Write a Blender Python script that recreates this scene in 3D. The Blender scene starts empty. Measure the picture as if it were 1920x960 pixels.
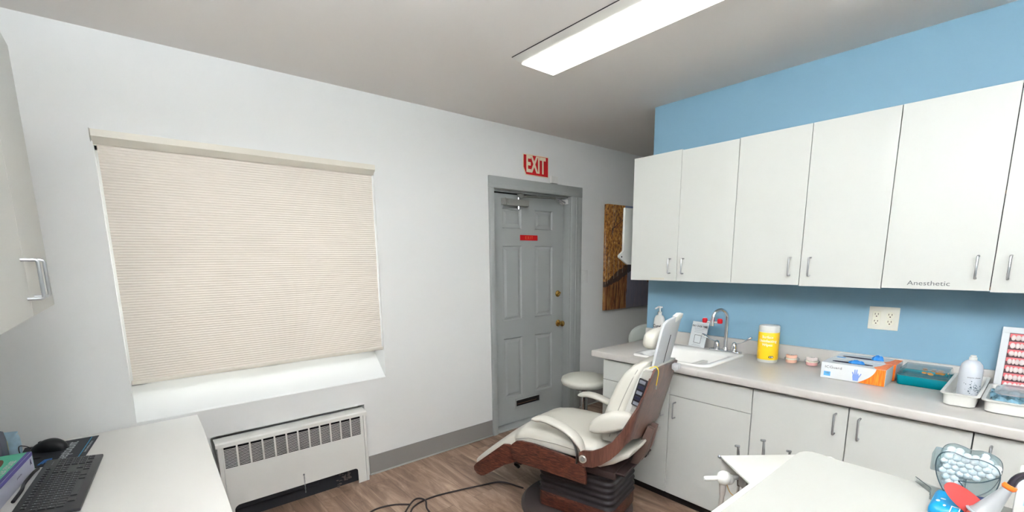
import bpy, bmesh, math, random
from mathutils import Vector, Matrix, Euler
random.seed(7)
PI = math.pi
scene = bpy.context.scene
COL = scene.collection

# ------------------------------------------------------------------ camera
EYE = Vector((0.0, 0.0, 1.47))
YAW, PITCH, ROLL = 0.698058, -0.168138, -0.011262
FPX, CXP, CYP = 847.7, 960.0, 630.0
fwd = Vector((math.sin(YAW)*math.cos(PITCH), math.cos(YAW)*math.cos(PITCH), math.sin(PITCH)))
rt = Vector((math.cos(YAW), -math.sin(YAW), 0))
up = rt.cross(fwd)
r2 = rt*math.cos(ROLL) + up*math.sin(ROLL)
u2 = -rt*math.sin(ROLL) + up*math.cos(ROLL)
cam_data = bpy.data.cameras.new('camera')
cam = bpy.data.objects.new('camera', cam_data)
COL.objects.link(cam)
cam.matrix_world = Matrix(((r2.x, u2.x, -fwd.x, EYE.x), (r2.y, u2.y, -fwd.y, EYE.y), (r2.z, u2.z, -fwd.z, EYE.z), (0, 0, 0, 1)))
cam_data.sensor_width = 36.0
cam_data.sensor_fit = 'HORIZONTAL'
cam_data.lens = FPX*36.0/1920.0
cam_data.shift_x = 0.0
cam_data.shift_y = (CYP-480.0)/1920.0
cam_data.clip_start = 0.02
scene.camera = cam

# ------------------------------------------------------------------ light levels
EXPOSURE = 1.44
LIGHT_MAIN = 2.0       # visible ceiling fixture
LCOL = (232, 241, 255)
FILL_NEAR = 28.0      # unseen fill light added over the camera end of the room
FILL_DOWN = 0.3      # its downward side
FILL_CORR = 1.6       # unseen fill light added in the passage behind the blue wall
SKY_STRENGTH = 1.15
scene.view_settings.view_transform = 'Standard'
scene.view_settings.look = 'None'
scene.view_settings.gamma = 1.0
scene.view_settings.use_curve_mapping = False
scene.view_settings.exposure = EXPOSURE

world = bpy.data.worlds.new('daylight')
scene.world = world
world.use_nodes = True
bg = world.node_tree.nodes['Background']
bg.inputs[0].default_value = (0.90, 0.96, 1.0, 1)
bg.inputs[1].default_value = SKY_STRENGTH

# ------------------------------------------------------------------ room dimensions
D = 2.897      # window wall
Z = 2.506      # ceiling
BX = 2.958     # blue wall face
BY = 1.937     # blue wall end
CT = 0.865     # countertop
DESK = 0.665

# ------------------------------------------------------------------ materials
def lin(c):
    out = []
    for v in c[:3]:
        v = v/255.0
        out.append(v/12.92 if v <= 0.04045 else ((v+0.055)/1.055)**2.4)
    return (out[0], out[1], out[2], 1.0)

MATS = {}
def mat(name, rgb=(200, 200, 200), rough=0.5, metal=0.0, trans=0.0, ior=1.45, emit=None, es=0.0, alpha=1.0,
        bump=0.0, bscale=100.0, var=0.0, vscale=6.0, coat=0.0, spec=0.5, sheen=0.0):
    if name in MATS: return MATS[name]
    m = bpy.data.materials.new(name); m.use_nodes = True
    nt = m.node_tree; b = nt.nodes['Principled BSDF']
    b.inputs['Base Color'].default_value = lin(rgb)
    b.inputs['Roughness'].default_value = rough
    b.inputs['Metallic'].default_value = metal
    b.inputs['Transmission Weight'].default_value = trans
    b.inputs['IOR'].default_value = ior
    b.inputs['Alpha'].default_value = alpha
    b.inputs['Coat Weight'].default_value = coat
    b.inputs['Specular IOR Level'].default_value = spec
    if emit:
        b.inputs['Emission Color'].default_value = lin(emit)
        b.inputs['Emission Strength'].default_value = es
    if bump or var:
        tc = nt.nodes.new('ShaderNodeTexCoord')
    if bump:
        n = nt.nodes.new('ShaderNodeTexNoise'); n.inputs['Scale'].default_value = bscale; n.inputs['Detail'].default_value = 4
        nt.links.new(tc.outputs['Object'], n.inputs['Vector'])
        bp = nt.nodes.new('ShaderNodeBump'); bp.inputs['Strength'].default_value = bump; bp.inputs['Distance'].default_value = 0.002
        nt.links.new(n.outputs['Fac'], bp.inputs['Height'])
        nt.links.new(bp.outputs['Normal'], b.inputs['Normal'])
    if var:
        n = nt.nodes.new('ShaderNodeTexNoise'); n.inputs['Scale'].default_value = vscale; n.inputs['Detail'].default_value = 3
        nt.links.new(tc.outputs['Object'], n.inputs['Vector'])
        r = nt.nodes.new('ShaderNodeValToRGB')
        c = lin(rgb)
        r.color_ramp.elements[0].position = 0.3; r.color_ramp.elements[1].position = 0.7
        r.color_ramp.elements[0].color = (c[0]*(1-var), c[1]*(1-var), c[2]*(1-var), 1)
        r.color_ramp.elements[1].color = (min(1, c[0]*(1+var)), min(1, c[1]*(1+var)), min(1, c[2]*(1+var)), 1)
        nt.links.new(n.outputs['Fac'], r.inputs['Fac'])
        nt.links.new(r.outputs['Color'], b.inputs['Base Color'])
    MATS[name] = m
    return m

def wood_mat(name, c0, c1, c2, scale=(3, 30, 30), rough=0.35, dist=2.5, coat=0.2):
    m = bpy.data.materials.new(name); m.use_nodes = True
    nt = m.node_tree; b = nt.nodes['Principled BSDF']
    b.inputs['Roughness'].default_value = rough; b.inputs['Coat Weight'].default_value = coat
    tc = nt.nodes.new('ShaderNodeTexCoord'); mp = nt.nodes.new('ShaderNodeMapping')
    mp.inputs['Scale'].default_value = scale
    nt.links.new(tc.outputs['Object'], mp.inputs['Vector'])
    n = nt.nodes.new('ShaderNodeTexNoise'); n.inputs['Scale'].default_value = 1.0; n.inputs['Detail'].default_value = 8
    n.inputs['Distortion'].default_value = dist; n.inputs['Roughness'].default_value = 0.65
    nt.links.new(mp.outputs['Vector'], n.inputs['Vector'])
    r = nt.nodes.new('ShaderNodeValToRGB')
    e = r.color_ramp.elements
    e[0].position = 0.35; e[0].color = lin(c0); e[1].position = 0.68; e[1].color = lin(c2)
    k = e.new(0.5); k.color = lin(c1)
    nt.links.new(n.outputs['Fac'], r.inputs['Fac']); nt.links.new(r.outputs['Color'], b.inputs['Base Color'])
    MATS[name] = m
    return m

M_WALL = mat('painted_wall', (229, 229, 226), 0.75, bump=0.08, bscale=220)
M_BLUE = mat('blue_paint', (129, 167, 188), 0.6, bump=0.06, bscale=220)
M_CEIL = mat('ceiling_paint', (237, 232, 226), 0.85, bump=0.05, bscale=160)
M_GREYPAINT = mat('grey_gloss_paint', (164, 167, 164), 0.42, bump=0.04, bscale=90)
M_BASE = mat('grey_vinyl_base', (137, 134, 130), 0.5)
M_BASE2 = mat('grey_vinyl_toe', (170, 168, 163), 0.5)
M_LAM = mat('white_laminate', (196, 197, 191), 0.42)
M_EDGE = mat('laminate_edge', (206, 196, 176), 0.5)
M_DARK = mat('dark_gap', (40, 38, 36), 0.7)
M_KICK = mat('black_kick', (32, 27, 26), 0.6)
M_CTR = mat('countertop_laminate', (192, 188, 182), 0.3, var=0.015, vscale=30)
M_SINK = mat('sink_enamel', (238, 237, 232), 0.15)
M_CHROME = mat('chrome', (215, 217, 220), 0.12, metal=1.0)
M_STEEL = mat('brushed_metal', (172, 174, 175), 0.3, metal=1.0)
M_HANDLE = mat('satin_handle', (176, 178, 180), 0.3, metal=0.85)
M_BRASS = mat('brass', (196, 160, 92), 0.2, metal=1.0)
M_RED = mat('red_plastic', (205, 20, 35), 0.4)
M_BLACK = mat('black_plastic', (24, 24, 27), 0.38)
M_BLACKR = mat('black_rubber', (38, 33, 36), 0.45)
M_UPH = mat('grey_vinyl_upholstery', (200, 197, 186), 0.42, bump=0.12, bscale=260)
M_UPH2 = mat('stool_vinyl', (203, 202, 190), 0.42, bump=0.1, bscale=260)
M_PIPE = mat('seam_piping', (150, 147, 138), 0.5)
M_WHITEP = mat('white_plastic', (220, 219, 213), 0.35)
M_OFFW = mat('offwhite_enamel', (200, 199, 192), 0.38)
M_IVORY = mat('ivory_plastic', (236, 233, 214), 0.35)
M_SHADE = None
M_WOOD = wood_mat('dark_walnut_panel', (40, 17, 14), (80, 41, 30), (126, 74, 54), scale=(16, 9, 70), rough=0.38, dist=3.0)
M_VENEER = wood_mat('walnut_veneer_sheen', (74, 44, 36), (98, 62, 52), (122, 80, 64), scale=(40, 40, 3.5), rough=0.3, dist=1.4)  # lighter, greyer walnut: reflected light is mixed into the back shell's colour

def floor_material():
    m = bpy.data.materials.new('vinyl_plank_floor'); m.use_nodes = True
    nt = m.node_tree; b = nt.nodes['Principled BSDF']; L = nt.links
    b.inputs['Roughness'].default_value = 0.42
    tc = nt.nodes.new('ShaderNodeTexCoord')
    rot = nt.nodes.new('ShaderNodeMapping'); rot.inputs['Rotation'].default_value = (0, 0, PI/2)
    L.new(tc.outputs['Object'], rot.inputs['Vector'])
    br = nt.nodes.new('ShaderNodeTexBrick')
    br.inputs['Scale'].default_value = 1.0; br.inputs['Brick Width'].default_value = 0.92; br.inputs['Row Height'].default_value = 0.15
    br.inputs['Mortar Size'].default_value = 0.0016; br.inputs['Color1'].default_value = (0.15, 0.15, 0.15, 1); br.inputs['Color2'].default_value = (0.85, 0.85, 0.85, 1)
    br.inputs['Mortar'].default_value = (0.0, 0.0, 0.0, 1); br.offset = 0.37
    L.new(rot.outputs['Vector'], br.inputs['Vector'])
    mp = nt.nodes.new('ShaderNodeMapping'); mp.inputs['Scale'].default_value = (11, 1.5, 1)
    L.new(tc.outputs['Object'], mp.inputs['Vector'])
    add = nt.nodes.new('ShaderNodeVectorMath'); add.operation = 'MULTIPLY_ADD'
    add.inputs[1].default_value = (7, 7, 7)
    L.new(br.outputs['Color'], add.inputs[0]); L.new(mp.outputs['Vector'], add.inputs[2])
    n = nt.nodes.new('ShaderNodeTexNoise'); n.inputs['Scale'].default_value = 1.0; n.inputs['Detail'].default_value = 9; n.inputs['Roughness'].default_value = 0.72; n.inputs['Distortion'].default_value = 0.9
    L.new(add.outputs['Vector'], n.inputs['Vector'])
    r = nt.nodes.new('ShaderNodeValToRGB'); e = r.color_ramp.elements
    e[0].position = 0.3; e[0].color = lin((96, 74, 60)); e[1].position = 0.70; e[1].color = lin((196, 168, 144))
    k = e.new(0.5); k.color = lin((148, 121, 102))
    L.new(n.outputs['Fac'], r.inputs['Fac'])
    mix = nt.nodes.new('ShaderNodeMix'); mix.data_type = 'RGBA'; mix.blend_type = 'MULTIPLY'; mix.inputs[0].default_value = 0.35
    sub = nt.nodes.new('ShaderNodeValToRGB'); sub.color_ramp.elements[0].color = (0.25, 0.22, 0.2, 1); sub.color_ramp.elements[1].color = (1, 1, 1, 1); sub.color_ramp.elements[1].position = 0.4
    L.new(br.outputs['Color'], sub.inputs['Fac'])
    L.new(r.outputs['Color'], mix.inputs[6]); L.new(sub.outputs['Color'], mix.inputs[7])
    L.new(mix.outputs[2], b.inputs['Base Color'])
    return m
M_FLOOR = floor_material()

# ------------------------------------------------------------------ mesh helpers
MW = {}
def T(loc, rz=0.0):
    return Matrix.Translation(Vector(loc)) @ Matrix.Rotation(rz, 4, 'Z')

def finish(bm, smooth=True, ang=32):
    bmesh.ops.recalc_face_normals(bm, faces=bm.faces[:])
    if smooth:
        for f in bm.faces: f.smooth = True
        lim = math.radians(ang)
        for e in bm.edges:
            if len(e.link_faces) == 2:
                if e.link_faces[0].normal.angle(e.link_faces[1].normal, 0) > lim: e.smooth = False
            else: e.smooth = False

def obj(name, bm, m, parent=None, world=True, smooth=True, ang=32, label=None, mods=None):
    """link bm as one mesh object; verts are given in world space (world=True) or in the thing's local frame"""
    if parent is not None and world:
        bm.transform(MW[parent].inverted())
    finish(bm, smooth, ang)
    me = bpy.data.meshes.new(name); bm.to_mesh(me); bm.free()
    for k in (m if isinstance(m, (list, tuple)) else [m]): me.materials.append(k)
    o = bpy.data.objects.new(name, me); COL.objects.link(o)
    if parent is not None:
        o.parent = parent; MW[o] = MW[parent]
    else:
        MW[o] = Matrix.Identity(4)
    if label: o['label'] = label
    return o

def thing(name, label, cat, loc=(0, 0, 0), rz=0.0, group=None):
    o = bpy.data.objects.new(name, None); COL.objects.link(o)
    o.empty_display_size = 0.05
    o.location = loc; o.rotation_euler = (0, 0, rz)
    o['label'] = label; o['category'] = cat
    if group: o['group'] = group
    MW[o] = T(loc, rz)
    return o

def solo(name, bm, m, label, cat, loc=(0, 0, 0), rz=0.0, group=None, world=True, **kw):
    """a thing that is one mesh"""
    if world: bm.transform(T(loc, rz).inverted())
    o = obj(name, bm, m, None, False, **kw)
    o.location = loc; o.rotation_euler = (0, 0, rz); MW[o] = T(loc, rz)
    o['label'] = label; o['category'] = cat
    if group: o['group'] = group
    return o

def struct(name, bm, m, parent=None, **kw):
    o = obj(name, bm, m, parent, True, **kw)
    if parent is None: o['kind'] = 'structure'
    return o

def copy_tree(o, parent=None):
    c = o.copy(); COL.objects.link(c)
    if parent is not None: c.parent = parent
    for ch in list(o.children): copy_tree(ch, c)
    return c

def B(): return bmesh.new()

def box(bm, lo, hi, r=0.0, seg=2, M=None, mi=0):
    t = bmesh.new()
    vs = [t.verts.new((x, y, z)) for x in (lo[0], hi[0]) for y in (lo[1], hi[1]) for z in (lo[2], hi[2])]
    for f in ((0, 1, 3, 2), (4, 6, 7, 5), (0, 4, 5, 1), (2, 3, 7, 6), (0, 2, 6, 4), (1, 5, 7, 3)):
        t.faces.new([vs[i] for i in f])
    bmesh.ops.recalc_face_normals(t, faces=t.faces[:])
    if r > 0:
        bmesh.ops.bevel(t, geom=t.edges[:], offset=r, segments=seg, profile=0.5, affect='EDGES')
    merge(bm, t, M, mi)

def merge(bm, t, M=None, mi=0):
    if M is not None: t.transform(M)
    for f in t.faces: f.material_index = mi
    me = bpy.data.meshes.new('tmp'); t.to_mesh(me); t.free()
    bm.from_mesh(me); bpy.data.meshes.remove(me)

def catmull(pts, n=8, closed=False):
    P = [Vector(p) for p in pts]
    out = []
    N = len(P)
    rng = range(N) if closed else range(N-1)
    for i in rng:
        p0 = P[(i-1) % N] if (closed or i > 0) else P[0]*2-P[1]
        p1 = P[i]; p2 = P[(i+1) % N]
        p3 = P[(i+2) % N] if (closed or i+2 < N) else P[-1]*2-P[-2]
        for k in range(n):
            t = k/n
            out.append(0.5*((2*p1)+(-p0+p2)*t+(2*p0-5*p1+4*p2-p3)*t*t+(-p0+3*p1-3*p2+p3)*t*t*t))
    if not closed: out.append(P[-1])
    return out

def tube(bm, pts, r, seg=12, closed=False, caps=True, mi=0, M=None, flat=1.0, upv=None):
    """sweep a circle (or ellipse: flat scales the binormal) along pts; r number or list"""
    t = bmesh.new()
    P = [Vector(p) for p in pts]; N = len(P)
    R = r if isinstance(r, (list, tuple)) else [r]*N
    tang = []
    for i in range(N):
        a = P[(i-1) % N] if (closed or i > 0) else P[0]
        b = P[(i+1) % N] if (closed or i < N-1) else P[-1]
        d = (b-a); tang.append(d.normalized() if d.length > 1e-9 else Vector((0, 0, 1)))
    nrm = Vector(upv) if upv is not None else (Vector((0, 0, 1)) if abs(tang[0].z) < 0.9 else Vector((1, 0, 0)))
    rings = []
    for i in range(N):
        nrm = (Vector(upv) if upv is not None else nrm)
        nrm = (nrm-tang[i]*nrm.dot(tang[i])).normalized()
        bn = tang[i].cross(nrm)
        rings.append([t.verts.new(P[i]+(nrm*math.cos(2*PI*k/seg)+bn*math.sin(2*PI*k/seg)*flat)*R[i]) for k in range(seg)])
    for i in range(N if closed else N-1):
        a = rings[i]; b = rings[(i+1) % N]
        for k in range(seg):
            t.faces.new((a[k], a[(k+1) % seg], b[(k+1) % seg], b[k]))
    if caps and not closed:
        t.faces.new(rings[0][::-1]); t.faces.new(rings[-1])
    merge(bm, t, M, mi)

def lathe(bm, prof, M=None, seg=32, mi=0, sx=1.0, sy=1.0):
    """prof: list of (radius, z)"""
    t = bmesh.new(); rings = []
    for (r, z) in prof:
        if r < 1e-6: rings.append([t.verts.new((0, 0, z))])
        else: rings.append([t.verts.new((r*math.cos(2*PI*k/seg)*sx, r*math.sin(2*PI*k/seg)*sy, z)) for k in range(seg)])
    for a, b in zip(rings, rings[1:]):
        for k in range(seg):
            if len(a) == 1 and len(b) == 1: continue
            if len(a) == 1: t.faces.new((a[0], b[k], b[(k+1) % seg]))
            elif len(b) == 1: t.faces.new((a[k], a[(k+1) % seg], b[0]))
            else: t.faces.new((a[k], a[(k+1) % seg], b[(k+1) % seg], b[k]))
    if len(rings[0]) > 1: t.faces.new(rings[0][::-1])
    if len(rings[-1]) > 1: t.faces.new(rings[-1])
    merge(bm, t, M, mi)

def prism(bm, outline, a0, a1, plane='xy', r=0.0, seg=2, M=None, mi=0):
    """extrude a 2D outline; plane tells which axes the outline uses, a0..a1 the third"""
    t = bmesh.new()
    def P(u, v, w):
        return {'xy': (u, v, w), 'xz': (u, w, v), 'yz': (w, u, v)}[plane]
    lo = [t.verts.new(P(u, v, a0)) for u, v in outline]
    hi = [t.verts.new(P(u, v, a1)) for u, v in outline]
    n = len(lo)
    f0 = t.faces.new(lo[::-1]); f1 = t.faces.new(hi)
    for i in range(n): t.faces.new((lo[i], lo[(i+1) % n], hi[(i+1) % n], hi[i]))
    bmesh.ops.recalc_face_normals(t, faces=t.faces[:])
    if r > 0:
        es = list({e for f in (f0, f1) for e in f.edges})
        bmesh.ops.bevel(t, geom=es, offset=r, segments=seg, profile=0.5, affect='EDGES')
    merge(bm, t, M, mi)

def loft(bm, rings, caps=True, closed=True, M=None, mi=0):
    t = bmesh.new()
    R = [[t.verts.new(p) for p in ring] for ring in rings]
    n = len(R[0])
    for a, b in zip(R, R[1:]):
        for k in range(n if closed else n-1):
            t.faces.new((a[k], a[(k+1) % n], b[(k+1) % n], b[k]))
    if caps and closed:
        t.faces.new(R[0][::-1]); t.faces.new(R[-1])
    merge(bm, t, M, mi)

def rrect(w, h, r, n=5, cx=0.0, cy=0.0):
    """rounded rectangle outline, full size w x h"""
    out = []
    for (sx, sy, a0) in ((1, 1, 0), (-1, 1, 90), (-1, -1, 180), (1, -1, 270)):
        for k in range(n+1):
            a = math.radians(a0+90*k/n)
            out.append((cx+sx*(w/2-r)+r*math.cos(a), cy+sy*(h/2-r)+r*math.sin(a)))
    return out

def superell(w, h, p=2.6, n=28, cx=0.0, cy=0.0):
    out = []
    for k in range(n):
        a = 2*PI*k/n; c, s = math.cos(a), math.sin(a)
        out.append((cx+w/2*math.copysign(abs(c)**(2/p), c), cy+h/2*math.copysign(abs(s)**(2/p), s)))
    return out

def sphere(bm, c, r, sx=1, sy=1, sz=1, seg=20, M=None, mi=0):
    t = bmesh.new()
    bmesh.ops.create_uvsphere(t, u_segments=seg, v_segments=max(6, seg//2), radius=r)
    t.transform(Matrix.Translation(Vector(c)) @ Matrix.Diagonal((sx, sy, sz, 1)))
    merge(bm, t, M, mi)

def cyl(bm, p0, p1, r, seg=20, r1=None, mi=0):
    tube(bm, [p0, p1], [r, r if r1 is None else r1], seg=seg, mi=mi)

FR_BLUE = Matrix(((0, 0, -1, 0), (-1, 0, 0, 0), (0, 1, 0, 0), (0, 0, 0, 1)))    # reads on a face turned to -x
FR_WIN = Matrix(((1, 0, 0, 0), (0, 0, -1, 0), (0, 1, 0, 0), (0, 0, 0, 1)))      # reads on a face turned to -y

def text_bm(s, size, extrude=0.0006, align='CENTER', bold=0.0, sx=1.0):
    cu = bpy.data.curves.new('lettering', 'FONT'); cu.body = s; cu.size = size; cu.extrude = extrude
    cu.align_x = align; cu.align_y = 'CENTER'; cu.offset = bold; cu.resolution_u = 3
    o = bpy.data.objects.new('lettering', cu); COL.objects.link(o)
    bpy.context.view_layer.update()
    me = bpy.data.meshes.new_from_object(o.evaluated_get(bpy.context.evaluated_depsgraph_get()))
    t = bmesh.new(); t.from_mesh(me)
    bpy.data.objects.remove(o); bpy.data.curves.remove(cu); bpy.data.meshes.remove(me)
    if sx != 1.0: t.transform(Matrix.Diagonal((sx, 1, 1, 1)))
    return t

def lettering(name, s, size, m, parent, frame, loc, extra=None, **kw):
    t = text_bm(s, size, **kw)
    if extra is not None: t.transform(extra)
    t.transform(Matrix.Translation(Vector(loc)) @ frame)
    return obj(name, t, m, parent, True, smooth=False)

# ================================================================== the setting
XL, XR, YB = -0.56, 4.75, -1.5
WX0, WX1, WZ0, WZ1 = -0.054, 1.284, 0.672, 2.075    # window opening
DX0, DX1, DZ1 = 2.247, 3.137, 2.02                  # door opening

bm = B(); box(bm, (XL-0.2, YB-0.2, -0.1), (XR+0.2, D+0.3, 0)); struct('floor', bm, M_FLOOR, smooth=False)
bm = B(); box(bm, (XL-0.2, YB-0.2, Z), (XR+0.2, D+0.3, Z+0.1)); struct('ceiling', bm, M_CEIL, smooth=False)
# window wall with its two openings and the niche behind the convector
WT = 0.26
bm = B()
NX0, NX1, NZ1 = 0.243, 1.118, 0.514
def wall_y(bm, x0, x1, z0, z1, y0=D, y1=D+WT): box(bm, (x0, y0, z0), (x1, y1, z1))
wall_y(bm, XL-0.2, WX0, 0, Z); wall_y(bm, WX0, WX1, WZ1, Z)
wall_y(bm, WX0, NX0, 0, WZ0); wall_y(bm, NX1, WX1, 0, WZ0); wall_y(bm, NX0, NX1, NZ1, WZ0); wall_y(bm, NX0, NX1, 0, NZ1, D+0.12)
wall_y(bm, WX1, DX0-0.02, 0, Z); wall_y(bm, DX0-0.02, DX1+0.02, DZ1+0.02, Z); wall_y(bm, DX1+0.02, XR+0.2, 0, Z)
struct('wall_window', bm, M_WALL, smooth=False)
bm = B(); box(bm, (XL-0.2, YB, 0), (XL, D, Z)); struct('wall_left', bm, M_WALL, smooth=False)
bm = B(); box(bm, (XL-0.2, YB-0.2, 0), (XR+0.2, YB, Z)); struct('wall_back', bm, M_WALL, smooth=False)
bm = B(); box(bm, (XR, YB, 0), (XR+0.2, D, Z)); struct('wall_corridor', bm, M_WALL, smooth=False)
bm = B(); box(bm, (BX, YB, 0), (BX+0.13, BY, Z)); struct('wall_blue', bm, M_BLUE, smooth=False)

# baseboards
def baseboard(name, x0, x1):
    bm = B(); box(bm, (x0, D-0.006, 0.0), (x1, D, 0.138), 0.0015, 1)
    box(bm, (x0, D-0.016, 0.0), (x1, D-0.006, 0.012), 0.004, 2, mi=1)
    return struct(name, bm, [M_BASE, M_BASE2])
baseboard('baseboard_window', 1.127, 2.202)
baseboard('baseboard_corridor', 3.29, XR)
baseboard('baseboard_left', XL, 0.247)

# ---- window
M_GLASS = mat('window_glass', (255, 255, 255), 0.02, trans=1.0, ior=1.02)
M_FRAMEW = mat('white_window_frame', (236, 237, 234), 0.4)
win = bpy.data.objects.new('window_1', None); COL.objects.link(win); win['kind'] = 'structure'; win.location = (0.6, D, WZ0); MW[win] = T((0.6, D, WZ0))
bm = B(); YW = D+0.17
box(bm, (WX0, YW, WZ0), (WX0+0.06, YW+0.05, WZ1)); box(bm, (WX1-0.06, YW, WZ0), (WX1, YW+0.05, WZ1))
box(bm, (WX0, YW, WZ0), (WX1, YW+0.05, WZ0+0.19)); box(bm, (WX0, YW, WZ1-0.06), (WX1, YW+0.05, WZ1))
box(bm, (0.595, YW, WZ0), (0.645, YW+0.05, WZ1))
obj('window_frame', bm, M_FRAMEW, win, smooth=False)
bm = B(); box(bm, (WX0+0.06, YW+0.02, WZ0+0.19), (WX1-0.06, YW+0.026, WZ1-0.06)); obj('pane', bm, M_GLASS, win, smooth=False)
bm = B(); prism(bm, [(D-0.001, WZ0), (D-0.001, WZ0+0.004), (D+0.012, WZ0+0.012), (YW+0.001, WZ0+0.16), (YW+0.001, WZ0)], WX0, WX1, 'yz'); obj('window_sill', bm, M_FRAMEW, win, smooth=False)

# ---- pleated shade
def shade_material():
    m = bpy.data.materials.new('cellular_shade_fabric'); m.use_nodes = True
    nt = m.node_tree; L = nt.links; out = nt.nodes['Material Output']; nt.nodes.remove(nt.nodes['Principled BSDF'])
    d = nt.nodes.new('ShaderNodeBsdfDiffuse'); d.inputs['Color'].default_value = lin((238, 232, 222))
    t = nt.nodes.new('ShaderNodeBsdfTranslucent'); t.inputs['Color'].default_value = lin((238, 228, 214))
    mx = nt.nodes.new('ShaderNodeMixShader'); mx.inputs[0].default_value = 0.22
    L.new(d.outputs[0], mx.inputs[1]); L.new(t.outputs[0], mx.inputs[2]); L.new(mx.outputs[0], out.inputs[0])
    return m
M_SHADE = shade_material()
M_RAIL = mat('shade_rail', (222, 216, 202), 0.4)
sh = thing('window_shade', 'cream pleated cellular window shade pulled down almost to the sill', 'window shade', (0.61, D+0.02, 0.86))
bm = B()
zt_, zb_ = 2.014, 0.888
NP = 88; t = bmesh.new(); prev = None
for i in range(NP*2+1):
    z = zt_-(zt_-zb_)*i/(NP*2); y = D+0.022+(0.0022 if i % 2 else 0.0)
    a = t.verts.new((WX0+0.012, y, z)); b_ = t.verts.new((WX1-0.006, y, z))
    if prev: t.faces.new((prev[0], prev[1], b_, a))
    prev = (a, b_)
merge(bm, t); o = obj('shade_fabric', bm, M_SHADE, sh, smooth=False)
md = o.modifiers.new('thickness', 'SOLIDIFY'); md.thickness = 0.001
bm = B(); prism(bm, [(D-0.022, 2.073), (D-0.023, 2.042), (D+0.012, 2.014), (D+0.05, 2.014), (D+0.05, 2.073)], WX0-0.005, WX1+0.002, 'yz', 0.002, 1); obj('head_rail', bm, M_RAIL, sh)
bm = B(); prism(bm, [(D-0.0235, 2.075), (D-0.0245, 2.041), (D+0.011, 2.010), (D+0.05, 2.010), (D+0.05, 2.075)], WX0-0.0075, WX0-0.0055, 'yz'); obj('end_cap', bm, mat('grey_cap', (176, 173, 164), 0.5), sh)
bm = B(); box(bm, (WX0+0.004, D+0.006, 0.868), (WX1-0.003, D+0.034, 0.889), 0.004, 2); obj('bottom_rail', bm, M_RAIL, sh)

# ---- door (structure) with frame
door = bpy.data.objects.new('door_1', None); COL.objects.link(door); door['kind'] = 'structure'; door.location = (2.69, D+0.08, 0); MW[door] = T((2.69, D+0.08, 0))
YD = D+0.08
bm = B(); t = bmesh.new()
x0, x1, z0, z1 = DX0+0.002, DX1-0.003, 0.022, 2.0
PX = [(2.406, 2.617), (2.771, 2.991)]
PZ = [(0.254, 0.793), (0.951, 1.581), (1.722, 1.889)]
xs = [x0, PX[0][0], PX[0][1], PX[1][0], PX[1][1], x1]; zs = [z0]+[v for p in PZ for v in p]+[z1]
for i in range(len(xs)-1):
    for j in range(len(zs)-1):
        a0, a1, b0, b1 = xs[i], xs[i+1], zs[j], zs[j+1]
        if (i in (1, 3)) and (j in (1, 3, 5)):
            # raised panel: sloping in, flat, sloping back out to a raised field
            lev = [(0, 0), (0.010, 0.010), (0.022, 0.010), (0.042, 0.002)]
            rr = [[t.verts.new((a0+d, YD+dy, b0+d)), t.verts.new((a1-d, YD+dy, b0+d)), t.verts.new((a1-d, YD+dy, b1-d)), t.verts.new((a0+d, YD+dy, b1-d))] for d, dy in lev]
            for p, q in zip(rr, rr[1:]):
                for k in range(4): t.faces.new((p[k], p[(k+1) % 4], q[(k+1) % 4], q[k]))
            t.faces.new(rr[-1])
        else:
            t.faces.new([t.verts.new(p) for p in ((a0, YD, b0), (a1, YD, b0), (a1, YD, b1), (a0, YD, b1))])
bmesh.ops.remove_doubles(t, verts=t.verts[:], dist=0.0002)
merge(bm, t); box(bm, (x0, YD+0.012, z0), (x1, YD+0.04, z1))
for (a, b_) in ((x0, x0+0.004), (x1-0.004, x1)): box(bm, (a, YD+0.0002, z0), (b_, YD+0.013, z1))
obj('door_panel', bm, M_GREYPAINT, door, ang=12)
bm = B()
CO0, CO1, CZ = 2.203, 3.282, 2.110
def casing(bm, lo, hi): box(bm, lo, hi, 0.004, 2)
casing(bm, (CO0, D-0.024, 0), (DX0, D, DZ1)); casing(bm, (DX1, D-0.024, 0), (3.225, D, DZ1))
casing(bm, (3.225, D-0.016, 0), (CO1, D, CZ)); casing(bm, (CO0, D-0.018, DZ1), (CO1, D, CZ)); casing(bm, (CO0, D-0.026, DZ1+0.0), (3.226, D-0.018, DZ1+0.03))
box(bm, (3.19, D-0.028, 0), (3.214, D-0.022, DZ1), 0.002, 1)
obj('door_casing', bm, M_GREYPAINT, door)
bm = B()
box(bm, (DX0-0.02, D, 0), (DX0, D+0.14, DZ1+0.02)); box(bm, (DX1, D, 0), (DX1+0.02, D+0.14, DZ1+0.02)); box(bm, (DX0-0.02, D, DZ1), (DX1+0.02, D+0.14, DZ1+0.02))
box(bm, (DX0, YD+0.043, 0.02), (DX0+0.02, D+0.14, DZ1)); box(bm, (DX1-0.02, YD+0.043, 0.02), (DX1, D+0.14, DZ1))
box(bm, (DX0, D+0.03, DZ1-0.012), (DX1, D+0.07, DZ1)) 
obj('door_jamb', bm, M_GREYPAINT, door, smooth=False)
bm = B(); box(bm, (DX0, D-0.012, 0), (DX1, D+0.14, 0.016), 0.004, 2); obj('threshold', bm, M_GREYPAINT, door)
bm = B(); box(bm, (DX0-0.05, YD+0.045, 0.0), (DX1+0.05, YD+0.06, DZ1+0.02)); obj('door_backing', bm, M_DARK, door, smooth=False)
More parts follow.
